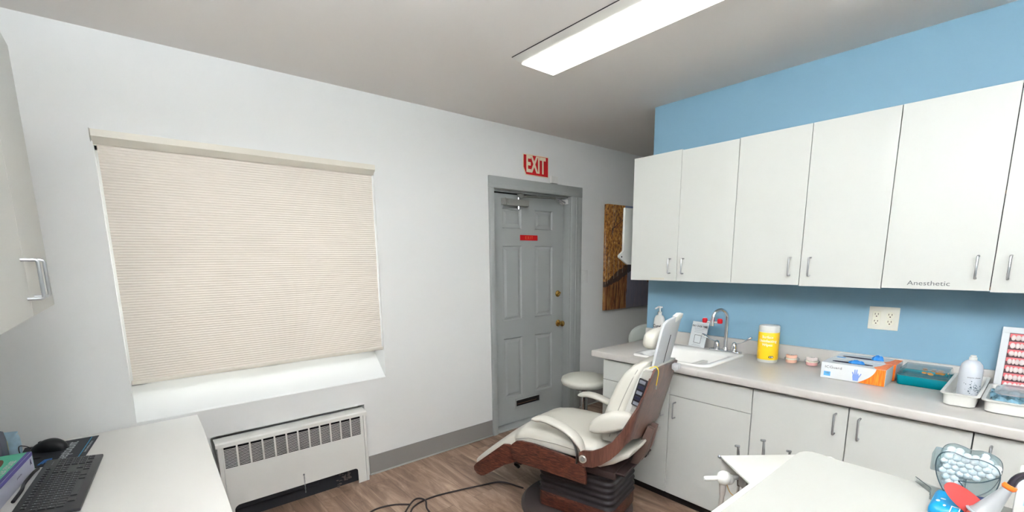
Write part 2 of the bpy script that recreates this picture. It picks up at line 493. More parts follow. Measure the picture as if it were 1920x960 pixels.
# mail slot
sl = bm = B(); fx0, fx1, fz0, fz1 = 2.517, 2.842, 0.146, 0.231
for lo, hi in (((fx0, fz0), (fx1, fz0+0.016)), ((fx0, fz1-0.016), (fx1, fz1)), ((fx0, fz0), (fx0+0.02, fz1)), ((fx1-0.02, fz0), (fx1, fz1))):
    box(bm, (lo[0], YD-0.008, lo[1]), (hi[0], YD+0.002, hi[1]), 0.002, 1)
slot = obj('mail_slot', bm, M_GREYPAINT, door)
bm = B(); box(bm, (fx0+0.018, YD-0.002, fz0+0.014), (fx1-0.018, YD+0.001, fz1-0.014)); box(bm, (fx0+0.03, YD-0.005, fz0+0.034), (fx1-0.06, YD-0.002, fz0+0.037), mi=1)
obj('slot_opening', bm, [mat('slot_dark', (22, 16, 13), 0.8), mat('slot_metal', (120, 84, 58), 0.4, metal=0.6)], slot)
# knob, deadbolt
kn = B(); KX, KZ = 3.070, 0.868
RY = Matrix.Translation((KX, YD, KZ)) @ Matrix.Rotation(PI/2, 4, 'X')
lathe(kn, [(0.0, 0.0), (0.032, 0.0), (0.032, 0.004), (0.024, 0.009), (0.011, 0.014), (0.011, 0.03), (0.02, 0.038), (0.027, 0.05), (0.026, 0.062), (0.016, 0.068), (0.0, 0.068)], RY, 28)
obj('door_knob', kn, M_BRASS, door, ang=50)
bm = B(); RY = Matrix.Translation((3.062, YD, 1.147)) @ Matrix.Rotation(PI/2, 4, 'X')
lathe(bm, [(0.0, 0.0), (0.030, 0.0), (0.030, 0.005), (0.022, 0.013), (0.0, 0.014)], RY, 28)
db = obj('deadbolt', bm, M_BRASS, door, ang=50)
bm = B(); box(bm, (-0.022, -0.026, -0.006), (0.022, -0.012, 0.006), 0.003, 2, M=Matrix.Translation((3.062, YD, 1.147)) @ Matrix.Rotation(math.radians(-35), 4, 'Y'))
obj('thumb_turn', bm, M_BRASS, db)

# door closer: thing on the door
cl = thing('door_closer', 'grey metal door closer with folding arm at the top of the grey door', 'door closer', (2.55, YD, 1.92))
bm = B(); box(bm, (2.415, YD-0.055, 1.905), (2.66, YD-0.001, 1.958), 0.008, 2); cyl(bm, (2.44, YD-0.056, 1.935), (2.44, YD-0.06, 1.935), 0.02)
obj('closer_body', bm, mat('painted_closer', (150, 149, 142), 0.45, metal=0.25), cl)
bm = B(); box(bm, (2.393, YD-0.058, 1.912), (2.407, YD-0.002, 1.962), 0.002, 1)
obj('end_plate', bm, MATS['painted_closer'], cl)
bm = B(); cyl(bm, (2.56, YD-0.03, 1.88), (2.56, YD-0.03, 1.985), 0.012); lathe(bm, [(0, 0), (0.016, 0), (0.016, 0.012), (0, 0.013)], T((2.56, YD-0.03, 1.885)), 16); obj('closer_spindle', bm, M_CHROME, cl)
bm = B(); tube(bm, [(2.56, YD-0.032, 1.979), (2.60, YD-0.09, 1.981), (2.9, YD-0.125, 1.984)], 0.008, 8, flat=0.5); sphere(bm, (2.57, YD-0.045, 1.992), 0.027, 1.3, 1, 0.8, 14)
obj('closer_arm', bm, mat('closer_arm_metal', (118, 118, 112), 0.35, metal=0.6), cl)
bm = B(); tube(bm, [(2.9, YD-0.125, 1.988), (3.0, YD-0.09, 1.982), (3.12, YD-0.03, 1.972)], 0.007, 8); tube(bm, [(2.9, YD-0.12, 1.978), (3.115, YD-0.02, 1.958)], 0.004, 8)
obj('forearm', bm, M_STEEL, cl)
bm = B(); box(bm, (3.075, YD-0.035, 1.958), (3.112, YD-0.001, 1.998), 0.002, 1); box(bm, (3.120, D+0.02, 1.958), (DX1-0.001, D+0.055, 1.998), 0.002, 1)
obj('magnet_contact', bm, M_WHITEP, cl)

# ================================================================== signs and wall fittings
def sign_exit():
    g = thing('exit_sign', 'red EXIT sign with cream letters and curled left edge above the grey door', 'sign', (2.71, D, 2.236))
    bm = B(); t = bmesh.new()
    out = [(2.566, 2.318), (2.857, 2.322), (2.857, 2.151), (2.594, 2.153), (2.565, 2.215)]
    prism(bm, out[::-1], D-0.0035, D-0.0005, 'xz')
    obj('sign_border', bm, mat('cream_vinyl', (236, 224, 196), 0.5), g, smooth=False)
    out = [(2.573, 2.311), (2.849, 2.315), (2.849, 2.158), (2.600, 2.160), (2.572, 2.216)]
    bm = B(); prism(bm, out[::-1], D-0.0045, D-0.003, 'xz')
    obj('sign_panel', bm, mat('sign_red', (206, 14, 22), 0.45), g, smooth=False)
    lettering('sign_letters', 'EXIT', 0.181, MATS['cream_vinyl'], g, FR_WIN, (2.708, D-0.0055, 2.236), bold=0.0055, sx=0.60, extrude=0.0006)
sign_exit()
g = thing('door_exit_sign', 'small red EXIT sign stuck on the upper part of the grey door', 'sign', (2.70, YD, 1.651))
bm = B(); box(bm, (2.598, YD-0.0035, 1.629), (2.803, YD-0.0005, 1.674), 0.001, 1); obj('sign_panel', bm, MATS['sign_red'], g)
lettering('sign_letters', 'E X I T', 0.036, mat('gold_letters', (214, 120, 70), 0.4), g, FR_WIN, (2.70, YD-0.005, 1.651), sx=0.85)
bm = B(); box(bm, (2.873, D-0.026, 2.113), (2.955, D-0.001, 2.172), 0.006, 2); 
g = solo('door_sensor', bm, M_WHITEP, 'small white square sensor box on the corner of the door frame beside the EXIT sign', 'sensor', (2.914, D, 2.113))
bm = B(); box(bm, (3.275, D-0.008, 1.238), (3.385, D-0.001, 1.356), 0.003, 2)
sw = solo('light_switch', bm, M_WALL, 'wall-coloured light switch plate right of the grey door frame', 'light switch', (3.33, D, 1.238))
bm = B(); box(bm, (3.318, D-0.012, 1.27), (3.35, D-0.0085, 1.325), 0.002, 1); obj('rocker', bm, M_WALL, sw)

# canvas print
def canvas_material():
    m = bpy.data.materials.new('autumn_river_print'); m.use_nodes = True
    nt = m.node_tree; L = nt.links; b = nt.nodes['Principled BSDF']; b.inputs['Roughness'].default_value = 0.6
    N = nt.nodes.new
    tc = N('ShaderNodeTexCoord'); sp = N('ShaderNodeSeparateXYZ'); L.new(tc.outputs['Object'], sp.inputs[0])
    def math_(op, a, b_=None, clamp=False):
        n = N('ShaderNodeMath'); n.operation = op; n.use_clamp = clamp
        for i, v in enumerate((a, b_)):
            if v is None: continue
            if isinstance(v, (int, float)): n.inputs[i].default_value = v
            else: L.new(v, n.inputs[i])
        return n.outputs[0]
    def noise(scale, detail=6, dist=0.0):
        mp = N('ShaderNodeMapping'); mp.inputs['Scale'].default_value = scale; L.new(tc.outputs['Object'], mp.inputs['Vector'])
        n = N('ShaderNodeTexNoise'); n.inputs['Scale'].default_value = 1; n.inputs['Detail'].default_value = detail; n.inputs['Distortion'].default_value = dist
        n.inputs['Roughness'].default_value = 0.7
        L.new(mp.outputs[0], n.inputs['Vector']); return n.outputs['Fac']
    def mixc(f, a, b_):
        n = N('ShaderNodeMix'); n.data_type = 'RGBA'
        L.new(f, n.inputs[0])
        for i, v in ((6, a), (7, b_)):
            if isinstance(v, tuple): n.inputs[i].default_value = v
            else: L.new(v, n.inputs[i])
        return n.outputs[2]
    x = sp.outputs['X']; z = sp.outputs['Z']      # local: x from 0 (left edge), z from 0 (bottom)
    fol = N('ShaderNodeValToRGB'); e = fol.color_ramp.elements
    e[0].position = 0.36; e[0].color = lin((70, 48, 34)); e[1].position = 0.66; e[1].color = lin((222, 186, 134))
    for p, c in ((0.44, (122, 72, 34)), (0.52, (176, 116, 46)), (0.6, (196, 146, 78))):
        k = e.new(p); k.color = lin(c)
    L.new(noise((42, 42, 26), 10, 0.2), fol.inputs['Fac'])
    wat = N('ShaderNodeValToRGB'); e = wat.color_ramp.elements
    e[0].position = 0.36; e[0].color = lin((58, 34, 22)); e[1].position = 0.72; e[1].color = lin((196, 150, 92))
    k = e.new(0.5); k.color = lin((136, 84, 44))
    L.new(noise((46, 46, 5), 8, 0.4), wat.inputs['Fac'])
    sky = mixc(noise((3, 3, 5), 2), lin((96, 112, 150)), lin((128, 140, 172)))
    # bank line
    bank = math_('ADD', math_('MULTIPLY', x, 0.42), 0.26)
    above = math_('GREATER_THAN', z, bank)
    base = mixc(above, wat.outputs[0], fol.outputs[0])
    # sky wedge (upper) and its reflection (lower)
    edge_up = math_('ADD', math_('ADD', 0.235, math_('MULTIPLY', math_('SUBTRACT', 1.0, z), -0.10)), math_('MULTIPLY', noise((20, 20, 20), 5), 0.09))
    f1 = math_('MULTIPLY', math_('GREATER_THAN', x, edge_up), math_('GREATER_THAN', z, 0.56))
    edge_dn = math_('ADD', 0.28, math_('MULTIPLY', noise((60, 60, 4), 5), 0.12))
    f2 = math_('MULTIPLY', math_('GREATER_THAN', x, edge_dn), math_('LESS_THAN', z, math_('SUBTRACT', 0.50, math_('MULTIPLY', math_('SUBTRACT', x, 0.4), 0.75))))
    c = mixc(f1, base, sky); c = mixc(math_('MULTIPLY', f2, 0.85), c, lin((118, 122, 142)))
    # dark bank band
    dz = math_('ABSOLUTE', math_('SUBTRACT', z, bank))
    dk = math_('LESS_THAN', dz, math_('ADD', 0.005, math_('MULTIPLY', noise((14, 14, 14), 4), math_('MULTIPLY', math_('SUBTRACT', 0.4, math_('ABSOLUTE', math_('SUBTRACT', x, 0.25)), True), 0.28))))
    c = mixc(math_('MULTIPLY', dk, 0.85), c, lin((44, 34, 34)))
    # thin pale birch trunks
    tr = math_('GREATER_THAN', noise((70, 70, 1.2), 1), 0.66)
    tr = math_('MULTIPLY', math_('MULTIPLY', tr, above), math_('LESS_THAN', x, 0.3))
    c = mixc(math_('MULTIPLY', tr, 0.5), c, lin((206, 196, 180)))
    L.new(c, b.inputs['Base Color'])
    return m
bm = B(); box(bm, (3.622, D-0.042, 0.952), (4.52, D-0.002, 1.988), 0.003, 2)
o = solo('canvas_print', bm, canvas_material(), 'canvas photo print of golden autumn trees and a grey river beyond the wall cupboards', 'picture', (3.622, D-0.042, 0.952))
bm = B()
def tw(a, b_, r): cyl(bm, a, b_, r, 6, r*0.4)
yy = D-0.0428
tw((3.69, yy, 1.70), (3.80, yy, 1.94), 0.004); tw((3.70, yy, 1.75), (3.92, yy, 1.88), 0.004); tw((3.74, yy, 1.8), (3.77, yy, 1.97), 0.002); tw((3.80, yy, 1.81), (3.86, yy, 1.93), 0.002); tw((3.84, yy, 1.835), (3.95, yy, 1.85), 0.002)
obj('branch_print', bm, mat('branch_ink', (52, 44, 46), 0.7), o)

# white bracket plate at the end of the blue wall
bm = B()
poly = [(2.649, 1.808), (2.90, 1.815), (2.90, 1.42), (2.70, 1.424), (2.686, 1.428), (2.600, 1.474), (2.597, 1.487), (2.645, 1.520)]
prism(bm, poly[::-1], BY+0.002, BY+0.018, 'xz', 0.002, 1)
o = solo('monitor_bracket_plate', bm, M_LAM, 'white pointed mounting plate with a screw hole behind the end of the wall cupboards', 'bracket', (2.76, BY, 1.42))
bm = B(); cyl(bm, (2.624, BY+0.0005, 1.478), (2.624, BY+0.0019, 1.478), 0.006); obj('screw_hole', bm, M_DARK, o)
bm = B(); box(bm, (2.90, BY+0.001, 1.45), (3.08, BY+0.018, 1.80), 0.002, 1); obj('mounting_plate', bm, M_LAM, o)

# ================================================================== ceiling lights
M_EMIT = mat('light_diffuser', (245, 243, 232), 0.4, emit=(255, 254, 250), es=LIGHT_MAIN)
M_FILL = mat('fill_diffuser_near', (245, 243, 232), 0.4, emit=LCOL, es=FILL_NEAR)
def troffer(x0, x1, y0, y1, m, label):
    g = thing('ceiling_light', label, 'ceiling light', ((x0+x1)/2, (y0+y1)/2, Z))
    bm = B()
    prism(bm, [(x0-0.062, Z-0.003), (x0-0.066, Z-0.0005), (x1+0.034, Z-0.0005), (x1+0.03, Z-0.003), (x1+0.002, Z-0.012), (x0-0.002, Z-0.012)], y0-0.004, y1+0.004, 'xz')
    obj('fixture_body', bm, mat('fixture_white', (226, 224, 216), 0.4), g, smooth=False)
    bm = B(); box(bm, (x0, y0, Z-0.020), (x1, y1, Z-0.0125), 0.003, 2); obj('diffuser', bm, m, g)
    bm = B(); box(bm, (x0-0.070, y0, Z-0.003), (x0-0.0665, y1, Z-0.0002)); obj('gap_shadow', bm, M_DARK, g, smooth=False, label='dark gap along the edge of the fixture')
    return g
troffer(3.70, 3.94, 0.6, 1.8, mat('fill_diffuser_corridor', (245, 243, 232), 0.4, emit=(255, 254, 250), es=FILL_CORR), 'added unseen flush fill light in the passage behind the blue wall')  # hidden fixture added to brighten the passage wall and canvas
troffer(1.725, 1.960, 0.74, 1.95, M_EMIT, 'long flush fluorescent ceiling light over the counter side')
LZ = 1.86
def fill_luminaire(cx, cy, half, label):  # added lamp out of view, stands in for broad bounced light
    g = thing('fill_light_near', label, 'ceiling light', (cx, cy, LZ))
    bm = B(); y0, y1, x0, x1 = cy-half, cy+half, cx-0.35, cx+0.35
    box(bm, (x0-0.015, y0-0.015, LZ+0.005), (x0, y1+0.015, LZ+0.19)); box(bm, (x1, y0-0.015, LZ+0.005), (x1+0.015, y1+0.015, LZ+0.19)); box(bm, (x0, y0-0.015, LZ+0.005), (x1, y0, LZ+0.19)); box(bm, (x0, y1, LZ+0.005), (x1, y1+0.015, LZ+0.19))  # tall sides shaped to keep low rays off cabinets and upper walls
    obj('fill_baffle', bm, MATS['fixture_white'], g, smooth=False)
    bm = B(); box(bm, (x0+0.001, y0+0.001, LZ+0.045), (x1-0.001, y1-0.001, LZ+0.052)); obj('fill_uplight', bm, M_FILL, g, smooth=False)
    bm = B(); box(bm, (x0+0.001, y0+0.001, LZ+0.008), (x1-0.001, y1-0.001, LZ+0.015)); obj('diffuser', bm, mat('fill_diffuser_down', (245, 243, 232), 0.4, emit=LCOL, es=FILL_DOWN), g, smooth=False)
    for yy_ in (y0+0.2, y1-0.2):
        bm = B(); cyl(bm, (x0, yy_, LZ+0.05), (cx, yy_, Z-0.001), 0.002, 6); obj('hanger_wire', bm, M_STEEL, g)
        bm = B(); cyl(bm, (x1, yy_, LZ+0.05), (cx, yy_, Z-0.001), 0.002, 6); obj('hanger_wire', bm, M_STEEL, g)
fill_luminaire(-0.16, -0.20, 0.85, 'added unseen up and down fill light hanging over the camera end of the room')

# ================================================================== wall cabinets
def bar_handle(bm, x, y, z0, z1, s=-1, r=0.0042, out=0.03):
    """D handle standing off a face at x towards s"""
    k = 0.006
    tube(bm, [(x, y, z0), (x+s*(out-k), y, z0), (x+s*(out-k*0.3), y, z0+k*0.3), (x+s*out, y, z0+k), (x+s*out, y, z1-k), (x+s*(out-k*0.3), y, z1-k*0.3), (x+s*(out-k), y, z1), (x, y, z1)], r, 10, upv=(0, 1, 0))

UF = 2.64     # door face plane
def wall_cabinet(y0, y1, ymid, zt, label, hand, text=None, ztops=(2.109, 2.109), zbs=(1.322, 1.322)):
    """y0 > y1: from the left end to the right end in the photo; ymid splits the two doors"""
    g = thing('wall_cabinet', label, 'cabinet', (BX, (y0+y1)/2, 1.322), group=None)
    bm = B(); box(bm, (UF+0.020, y1+0.001, 1.326), (BX-0.001, y0-0.001, 2.106))
    obj('cabinet_body', bm, M_LAM, g, smooth=False)
    bm = B(); box(bm, (UF+0.017, y1+0.0012, 1.33), (UF+0.0202, y0-0.0012, 2.102)); obj('edge_gap', bm, M_DARK, g, smooth=False)
    doors = []
    for i, (a, b_) in enumerate(((y0, ymid), (ymid, y1))):
        bm = B(); box(bm, (UF, b_+0.0014, zbs[i]), (UF+0.017, a-0.0014, ztops[i]), 0.0008, 1)
        d = obj('door', bm, M_LAM, g)
        hy = (b_+0.046) if i == 0 else (a-0.044)
        bm = B(); bar_handle(bm, UF, hy, 1.372, 1.462); obj('handle', bm, M_HANDLE, d)
        doors.append(d)
    return g, doors
g1, d1 = wall_cabinet(1.871, 1.190, 1.530, 0, 'white two-door wall cabinet at the left end above the sink', 0, ztops=(2.112, 2.106))
g2, d2 = wall_cabinet(1.190, 0.505, 0.842, 0, 'white two-door wall cabinet in the middle above the disinfectant wipes', 0, zbs=(1.322, 1.318))
g3, d3 = wall_cabinet(0.505, -0.19, 0.158, 0, 'white two-door wall cabinet lettered Anesthetic above the socket and trays', 0, ztops=(2.109, 2.081), zbs=(1.322, 1.318))
bm = B(); box(bm, (UF+0.004, 0.1545, 1.335), (UF+0.016, 0.1615, 2.10)); obj('door_gap', bm, M_DARK, g3, smooth=False)
for zz in (1.70, 1.326):
    bm = B(); box(bm, (UF+0.002, 0.154, zz), (UF+0.014, 0.160, zz+0.013)); obj('hinge', bm, mat('hinge_brown', (120, 92, 70), 0.5), g3)
lettering('door_lettering', 'Anesthetic', 0.028, mat('grey_letters', (96, 96, 98), 0.5), d3[0], FR_BLUE, (UF-0.0008, 0.345, 1.347), sx=1.15, extrude=0.0003)
bm = B(); box(bm, (UF-0.0008, 1.615, 1.330), (UF-0.0001, 1.715, 1.341)); obj('faded_label', bm, mat('faded_label', (198, 194, 178), 0.5), d1[0], smooth=False)

# left wall cabinet near the camera
LF = -0.2
g = thing('wall_cabinet', 'white wall cabinet above the desk, cut by the left edge of the photo', 'cabinet', (XL, 1.66, 1.338))
bm = B(); box(bm, (XL+0.001, 1.20, 1.342), (LF-0.018, 2.140, 2.128)); obj('cabinet_body', bm, M_LAM, g, smooth=False)
for a, b_, hy in ((1.698, 2.142, 1.762), (1.20, 1.694, 1.650)):
    bm = B(); box(bm, (LF-0.017, a, 1.338), (LF, b_, 2.130), 0.0008, 1); d = obj('door', bm, M_LAM, g)
    bm = B(); bar_handle(bm, LF, hy, 1.385, 1.482, 1); obj('handle', bm, M_HANDLE, d)

# ================================================================== base cabinets, counter
BF = 2.345
def base_cabinet(y0, y1, label, fronts):
    g = thing('base_cabinet', label, 'cabinet', (BX-0.3, (y0+y1)/2, 0))
    bm = B(); box(bm, (BF+0.02, y1+0.001, 0.07), (BX-0.001, y1+0.017, 0.822)); box(bm, (BF+0.02, y0-0.017, 0.07), (BX-0.001, y0-0.001, 0.822)); box(bm, (BF+0.02, y1+0.001, 0.07), (BX-0.001, y0-0.001, 0.086)); box(bm, (BX-0.012, y1+0.001, 0.07), (BX-0.001, y0-0.001, 0.822))
    obj('cabinet_body', bm, M_LAM, g, smooth=False)
    bm = B(); box(bm, (BF+0.017, y1+0.0012, 0.073), (BF+0.0202, y0-0.0012, 0.815)); obj('edge_gap', bm, M_DARK, g, smooth=False)
    bm = B(); box(bm, (BF+0.05, y1+0.0005, 0.0), (BX-0.02, y0-0.0005, 0.07)); obj('toe_kick', bm, M_KICK, g, smooth=False)
    for kind, a, b_, z0, z1, hy in fronts:
        bm = B(); box(bm, (BF, b_+0.002, z0), (BF+0.017, a-0.002, z1), 0.0008, 1)
        d = obj(kind, bm, M_LAM, g)
        if hy is not None:
            bm = B(); bar_handle(bm, BF, hy[0], hy[1], hy[1]+0.092); obj('handle', bm, M_HANDLE, d)
    return g
ZB, ZT = 0.066, 0.812
base_cabinet(1.855, 1.365, 'white base cabinet at the left end of the counter behind the treatment chair', [('drawer', 1.855, 1.365, 0.680, ZT, None), ('door', 1.855, 1.365, ZB, 0.677, (1.402, 0.545))])
base_cabinet(1.365, 0.906, 'white base cabinet under the sink with a long blank drawer front', [('drawer_front', 1.365, 0.906, 0.680, ZT, None), ('door', 1.365, 0.906, ZB, 0.677, (1.325, 0.548))])
base_cabinet(0.906, 0.120, 'white base cabinet with two tall doors under the glove boxes', [('door', 0.906, 0.505, ZB, ZT, (0.550, 0.683)), ('door', 0.505, 0.120, ZB, ZT, (0.462, 0.683))])
base_cabinet(0.120, -0.60, 'white base cabinet at the right edge behind the clear cotton dispenser', [('door', 0.120, -0.24, ZB, ZT, (0.07, 0.683)), ('door', -0.24, -0.60, ZB, ZT, (-0.28, 0.683))])

# counter with sink cut-out
ct = thing('countertop', 'pale grey laminate countertop with a low backsplash along the blue wall', 'countertop', (BX-0.3, 0.6, 0.822))
CX0, CY0 = 2.312, 1.934
SX0, SX1, SY0, SY1 = 2.372, 2.872, 1.165, 1.665
bm = B()
box(bm, (CX0, SY1-0.03, 0.823), (BX-0.001, CY0, CT), 0.008, 3); 
t = bmesh.new()
box(bm, (CX0, -0.62, 0.823), (BX-0.001, SY0+0.03, CT), 0.008, 3)
box(bm, (CX0, SY0+0.02, 0.823), (SX0+0.03, SY1-0.02, CT), 0.008, 3)
box(bm, (SX1-0.03, SY0+0.02, 0.823), (BX-0.001, SY1-0.02, CT), 0.008, 3)
obj('worktop', bm, M_CTR, ct)
bm = B(); box(bm, (BX-0.020, -0.62, CT-0.004), (BX-0.0005, CY0, 0.950), 0.004, 2); obj('backsplash', bm, M_CTR, ct)

# sink
snk = thing('sink', 'white enamel drop-in sink set in the counter', 'sink', ((SX0+SX1)/2, (SY0+SY1)/2, CT))
bm = B()
cxs, cys = (SX0+SX1)/2, (SY0+SY1)/2
W_, H_ = SX1-SX0, SY1-SY0
rings = []
def ring(w, h, r, z, dx=0): return [(cxs+dx+a, cys+b_, z) for a, b_ in rrect(w, h, r, 6)]
BWX = 0.33
for (w, h, r, z, dx) in ((W_, H_, 0.05, CT+0.0005, 0), (W_, H_, 0.05, CT+0.007, 0), (W_-0.012, H_-0.012, 0.045, CT+0.012, 0), (BWX+0.04, H_-0.07, 0.075, CT+0.011, -0.045), (BWX+0.02, H_-0.10, 0.075, CT-0.004, -0.045), (BWX, H_-0.12, 0.07, CT-0.13, -0.045), (BWX-0.06, H_-0.18, 0.06, CT-0.155, -0.045), (0.04, 0.04, 0.018, CT-0.16, -0.045)):
    rings.append(ring(w, h, r, z, dx))
loft(bm, rings, caps=False)
o = obj('basin', bm, M_SINK, snk, ang=60)
bm = B(); cyl(bm, (cxs-0.045, cys, CT-0.162), (cxs-0.045, cys, CT-0.156), 0.03); obj('drain', bm, M_CHROME, snk)

# faucet
fz = CT+0.012
fa = thing('faucet', 'chrome gooseneck tap with wing levers and two red eyewash caps on the sink', 'faucet', (2.845, 1.285, fz))
fx, fy = 2.842, 1.285
bm = B()
prism(bm, rrect(0.055, 0.20, 0.02, 5, fx, fy), fz, fz+0.012, 'xy', 0.003, 2); 
obj('deck_plate', bm, M_CHROME, fa)
bm = B(); cyl(bm, (fx, fy, fz+0.01), (fx, fy, fz+0.03), 0.018, 20, 0.013)
goose = [(fx, fy, fz+0.02), (fx, fy, 1.09)]
for k in range(1, 13):
    a = PI*k/12*0.92; goose.append((fx-0.045+0.045*math.cos(a), fy+0.024*(1-math.cos(a)), 1.09+0.055*math.sin(a)))
lx, ly, lz = goose[-1]
goose.append((lx-0.004, ly+0.002, lz-0.035))
tube(bm, goose, 0.0105, 14, upv=(0.4, 1, 0)); obj('gooseneck', bm, M_CHROME, fa, ang=60)
bm = B(); ex, ey, ez = lx-0.004, ly+0.002, lz-0.035
cyl(bm, (ex, ey, ez+0.012), (ex-0.002, ey, ez-0.022), 0.013); cyl(bm, (ex-0.01, ey+0.04, ez), (ex+0.01, ey-0.04, ez+0.002), 0.007)
aer = obj('eyewash_bar', bm, M_CHROME, fa)
for s in (1, -1):
    bm = B(); cx_, cy_ = ex-s*0.011, ey+s*0.042; lathe(bm, [(0.0, 0), (0.013, 0), (0.0155, 0.006), (0.0155, 0.022), (0.011, 0.029), (0, 0.030)], T((cx_, cy_, ez-0.004)), 16); obj('red_cap', bm, M_RED, aer)
for s, lend in ((1, (fx-0.01, fy+0.15, fz+0.098)), (-1, (fx+0.01, fy-0.15, fz+0.108))):
    hy = fy+s*0.055
    bm = B(); lathe(bm, [(0.018, 0), (0.019, 0.012), (0.017, 0.035), (0.011, 0.052), (0, 0.058)], T((fx, hy, fz+0.011)), 18)
    vb = obj('valve_body', bm, M_CHROME, fa, ang=50)
    bm = B(); mid = ((fx+lend[0])/2, hy+(lend[1]-hy)*0.5, fz+0.072)
    P = catmull([(fx, hy, fz+0.055), mid, lend], 6); tube(bm, P, [0.0045]*6+[0.005, 0.006, 0.009, 0.013, 0.016, 0.016, 0.010], 10, flat=0.5, upv=(0, 0.3, 1) if False else (1, 0, 0)); obj('wing_lever', bm, M_CHROME, vb, ang=60)

# ---- soap bottle
sp = thing('lotion_bottle', 'white pump bottle of lotion at the left end of the counter behind the headrest', 'bottle', (2.90, 1.795, CT))
bm = B()
prof = [(0.034, 0), (0.040, 0.006), (0.041, 0.06), (0.040, 0.13), (0.036, 0.17), (0.026, 0.192), (0.014, 0.197), (0, 0.197)]
lathe(bm, prof, T((2.90, 1.795, CT)), 28, sx=0.65, sy=1.12); obj('bottle_body', bm, M_WHITEP, sp, ang=50)
bm = B(); lathe(bm, [(0.014, 0), (0.014, 0.022), (0.006, 0.026), (0.0055, 0.052), (0, 0.052)], T((2.90, 1.795, CT+0.197)), 16)
tube(bm, [(2.90, 1.797, CT+0.252), (2.88, 1.80, CT+0.254), (2.858, 1.806, CT+0.244)], 0.006, 8); box(bm, (2.888, 1.780, CT+0.247), (2.912, 1.812, CT+0.26), 0.004, 2)
obj('pump', bm, M_WHITEP, sp)
lettering('bottle_lettering', 'Curel', 0.034, mat('dark_letters', (70, 70, 74), 0.5), sp, FR_BLUE, (2.8725, 1.798, CT+0.118), sx=0.8, bold=0.0004)

# ---- payment sign in an acrylic holder
sg = thing('tabletop_sign', 'small white PAY OVER TIME sign standing in a clear holder beside the faucet', 'sign', (2.90, 1.50, CT))
TL = math.radians(12)
SM = Matrix.Translation((2.868, 1.495, CT+0.002)) @ Matrix.Rotation(math.radians(-14), 4, 'Z') @ Matrix.Rotation(TL, 4, 'Y')
bm = B(); box(bm, (0, -0.066, 0), (0.004, 0.066, 0.178), 0.001, 1, M=SM); obj('card', bm, mat('sign_card', (236, 239, 240), 0.4), sg)
bmx = B(); box(bmx, (-0.0025, -0.068, 0.0), (-0.001, 0.068, 0.18), M=SM); box(bmx, (0.0045, -0.068, 0.0), (0.006, 0.068, 0.18), M=SM)
box(bmx, (0.0, -0.068, 0.0), (0.065, 0.068, 0.002), M=Matrix.Translation((2.868, 1.495, CT+0.0005)) @ Matrix.Rotation(math.radians(-14), 4, 'Z'))
obj('acrylic_holder', bmx, mat('clear_acrylic', (250, 252, 253), 0.03, trans=1.0, ior=1.2, alpha=0.35), sg)
FS = SM @ Matrix.Translation((-0.0006, 0, 0)) @ FR_BLUE
def on_sign(name, s, size, zz, m, **kw):
    t = text_bm(s, size, extrude=0.0002, **kw); t.transform(FS @ Matrix.Translation((0, zz, 0))); obj(name, t, m, sg, smooth=False)
on_sign('sign_heading', 'PAY OVER TIME', 0.0178, 0.147, MATS['grey_letters'], bold=0.0004)
for nm, rows_ in (('fine_print', ((0.130, 0.040), (0.1185, 0.034), (0.107, 0.036))), ('footer_print', ((0.024, 0.030), (0.016, 0.038))), ('header_print', ((0.160, 0.028),))):
    bm = B()
    for zz, hw in rows_: box(bm, (-0.0007, -hw, zz), (-0.0001, hw, zz+0.0016), M=SM)
    obj(nm, bm, mat('print_grey', (168, 174, 180), 0.5), sg, smooth=False)
bm = B()
for (a0, b0, a1, b1) in ((-0.028, 0.034, 0.028, 0.0365), (-0.028, 0.0865, 0.028, 0.089), (-0.028, 0.034, -0.0255, 0.089), (0.0255, 0.034, 0.028, 0.089)):
    box(bm, (-0.0008, a0, b0), (-0.0001, a1, b1), M=SM)
obj('empty_code_frame', bm, mat('code_frame', (72, 76, 80), 0.5), sg, smooth=False)

# ---- wipes canister
wp = thing('wipes_canister', 'yellow-labelled canister of disinfecting wipes with white lid on the counter', 'canister', (2.80, 1.02, CT))
wr = 0.053
bm = B(); lathe(bm, [(0, 0), (wr-0.004, 0), (wr-0.001, 0.004), (wr-0.001, 0.012), (wr, 0.016), (wr, 0.178), (wr-0.001, 0.18)], T((2.80, 1.02, CT)), 48); obj('canister_body', bm, M_WHITEP, wp, ang=50)
bm = B(); lathe(bm, [(wr+0.0006, 0.018), (wr+0.0012, 0.019), (wr+0.0012, 0.174), (wr+0.0006, 0.175)], T((2.80, 1.02, CT)), 48); obj('label_band', bm, mat('yellow_label', (250, 202, 30), 0.35), wp, ang=50)
bm = B(); lathe(bm, [(wr-0.001, 0.178), (wr+0.001, 0.182), (wr+0.001, 0.206), (wr-0.003, 0.213), (wr-0.010, 0.214), (0, 0.215)], T((2.80, 1.02, CT)), 48); obj('lid', bm, M_WHITEP, wp, ang=50)
def wrap_text(name, s, size, ang0, zz, m, parent, cx, cy, rad, **kw):
    t = text_bm(s, size, extrude=0.0002, **kw)
    bmesh.ops.subdivide_edges(t, edges=t.edges[:], cuts=1)
    for v in t.verts:
        a = ang0 + v.co.x/rad
        R = rad+v.co.z
        z = v.co.y+zz
        v.co = Vector((cx+R*math.cos(a), cy+R*math.sin(a), z))
    return obj(name, t, m, parent, True, smooth=False)
A0 = math.radians(180+20)
ww = mat('label_white', (255, 240, 220), 0.4)
for s, sz, zz in (('Surface', 0.02, 0.150), ('Disinfecting', 0.021, 0.127), ('Wipes', 0.021, 0.105)):
    wrap_text('label_lettering', s, sz, A0-0.10, CT+zz, ww, wp, 2.80, 1.02, wr+0.0016, bold=0.0005)
bm = B()
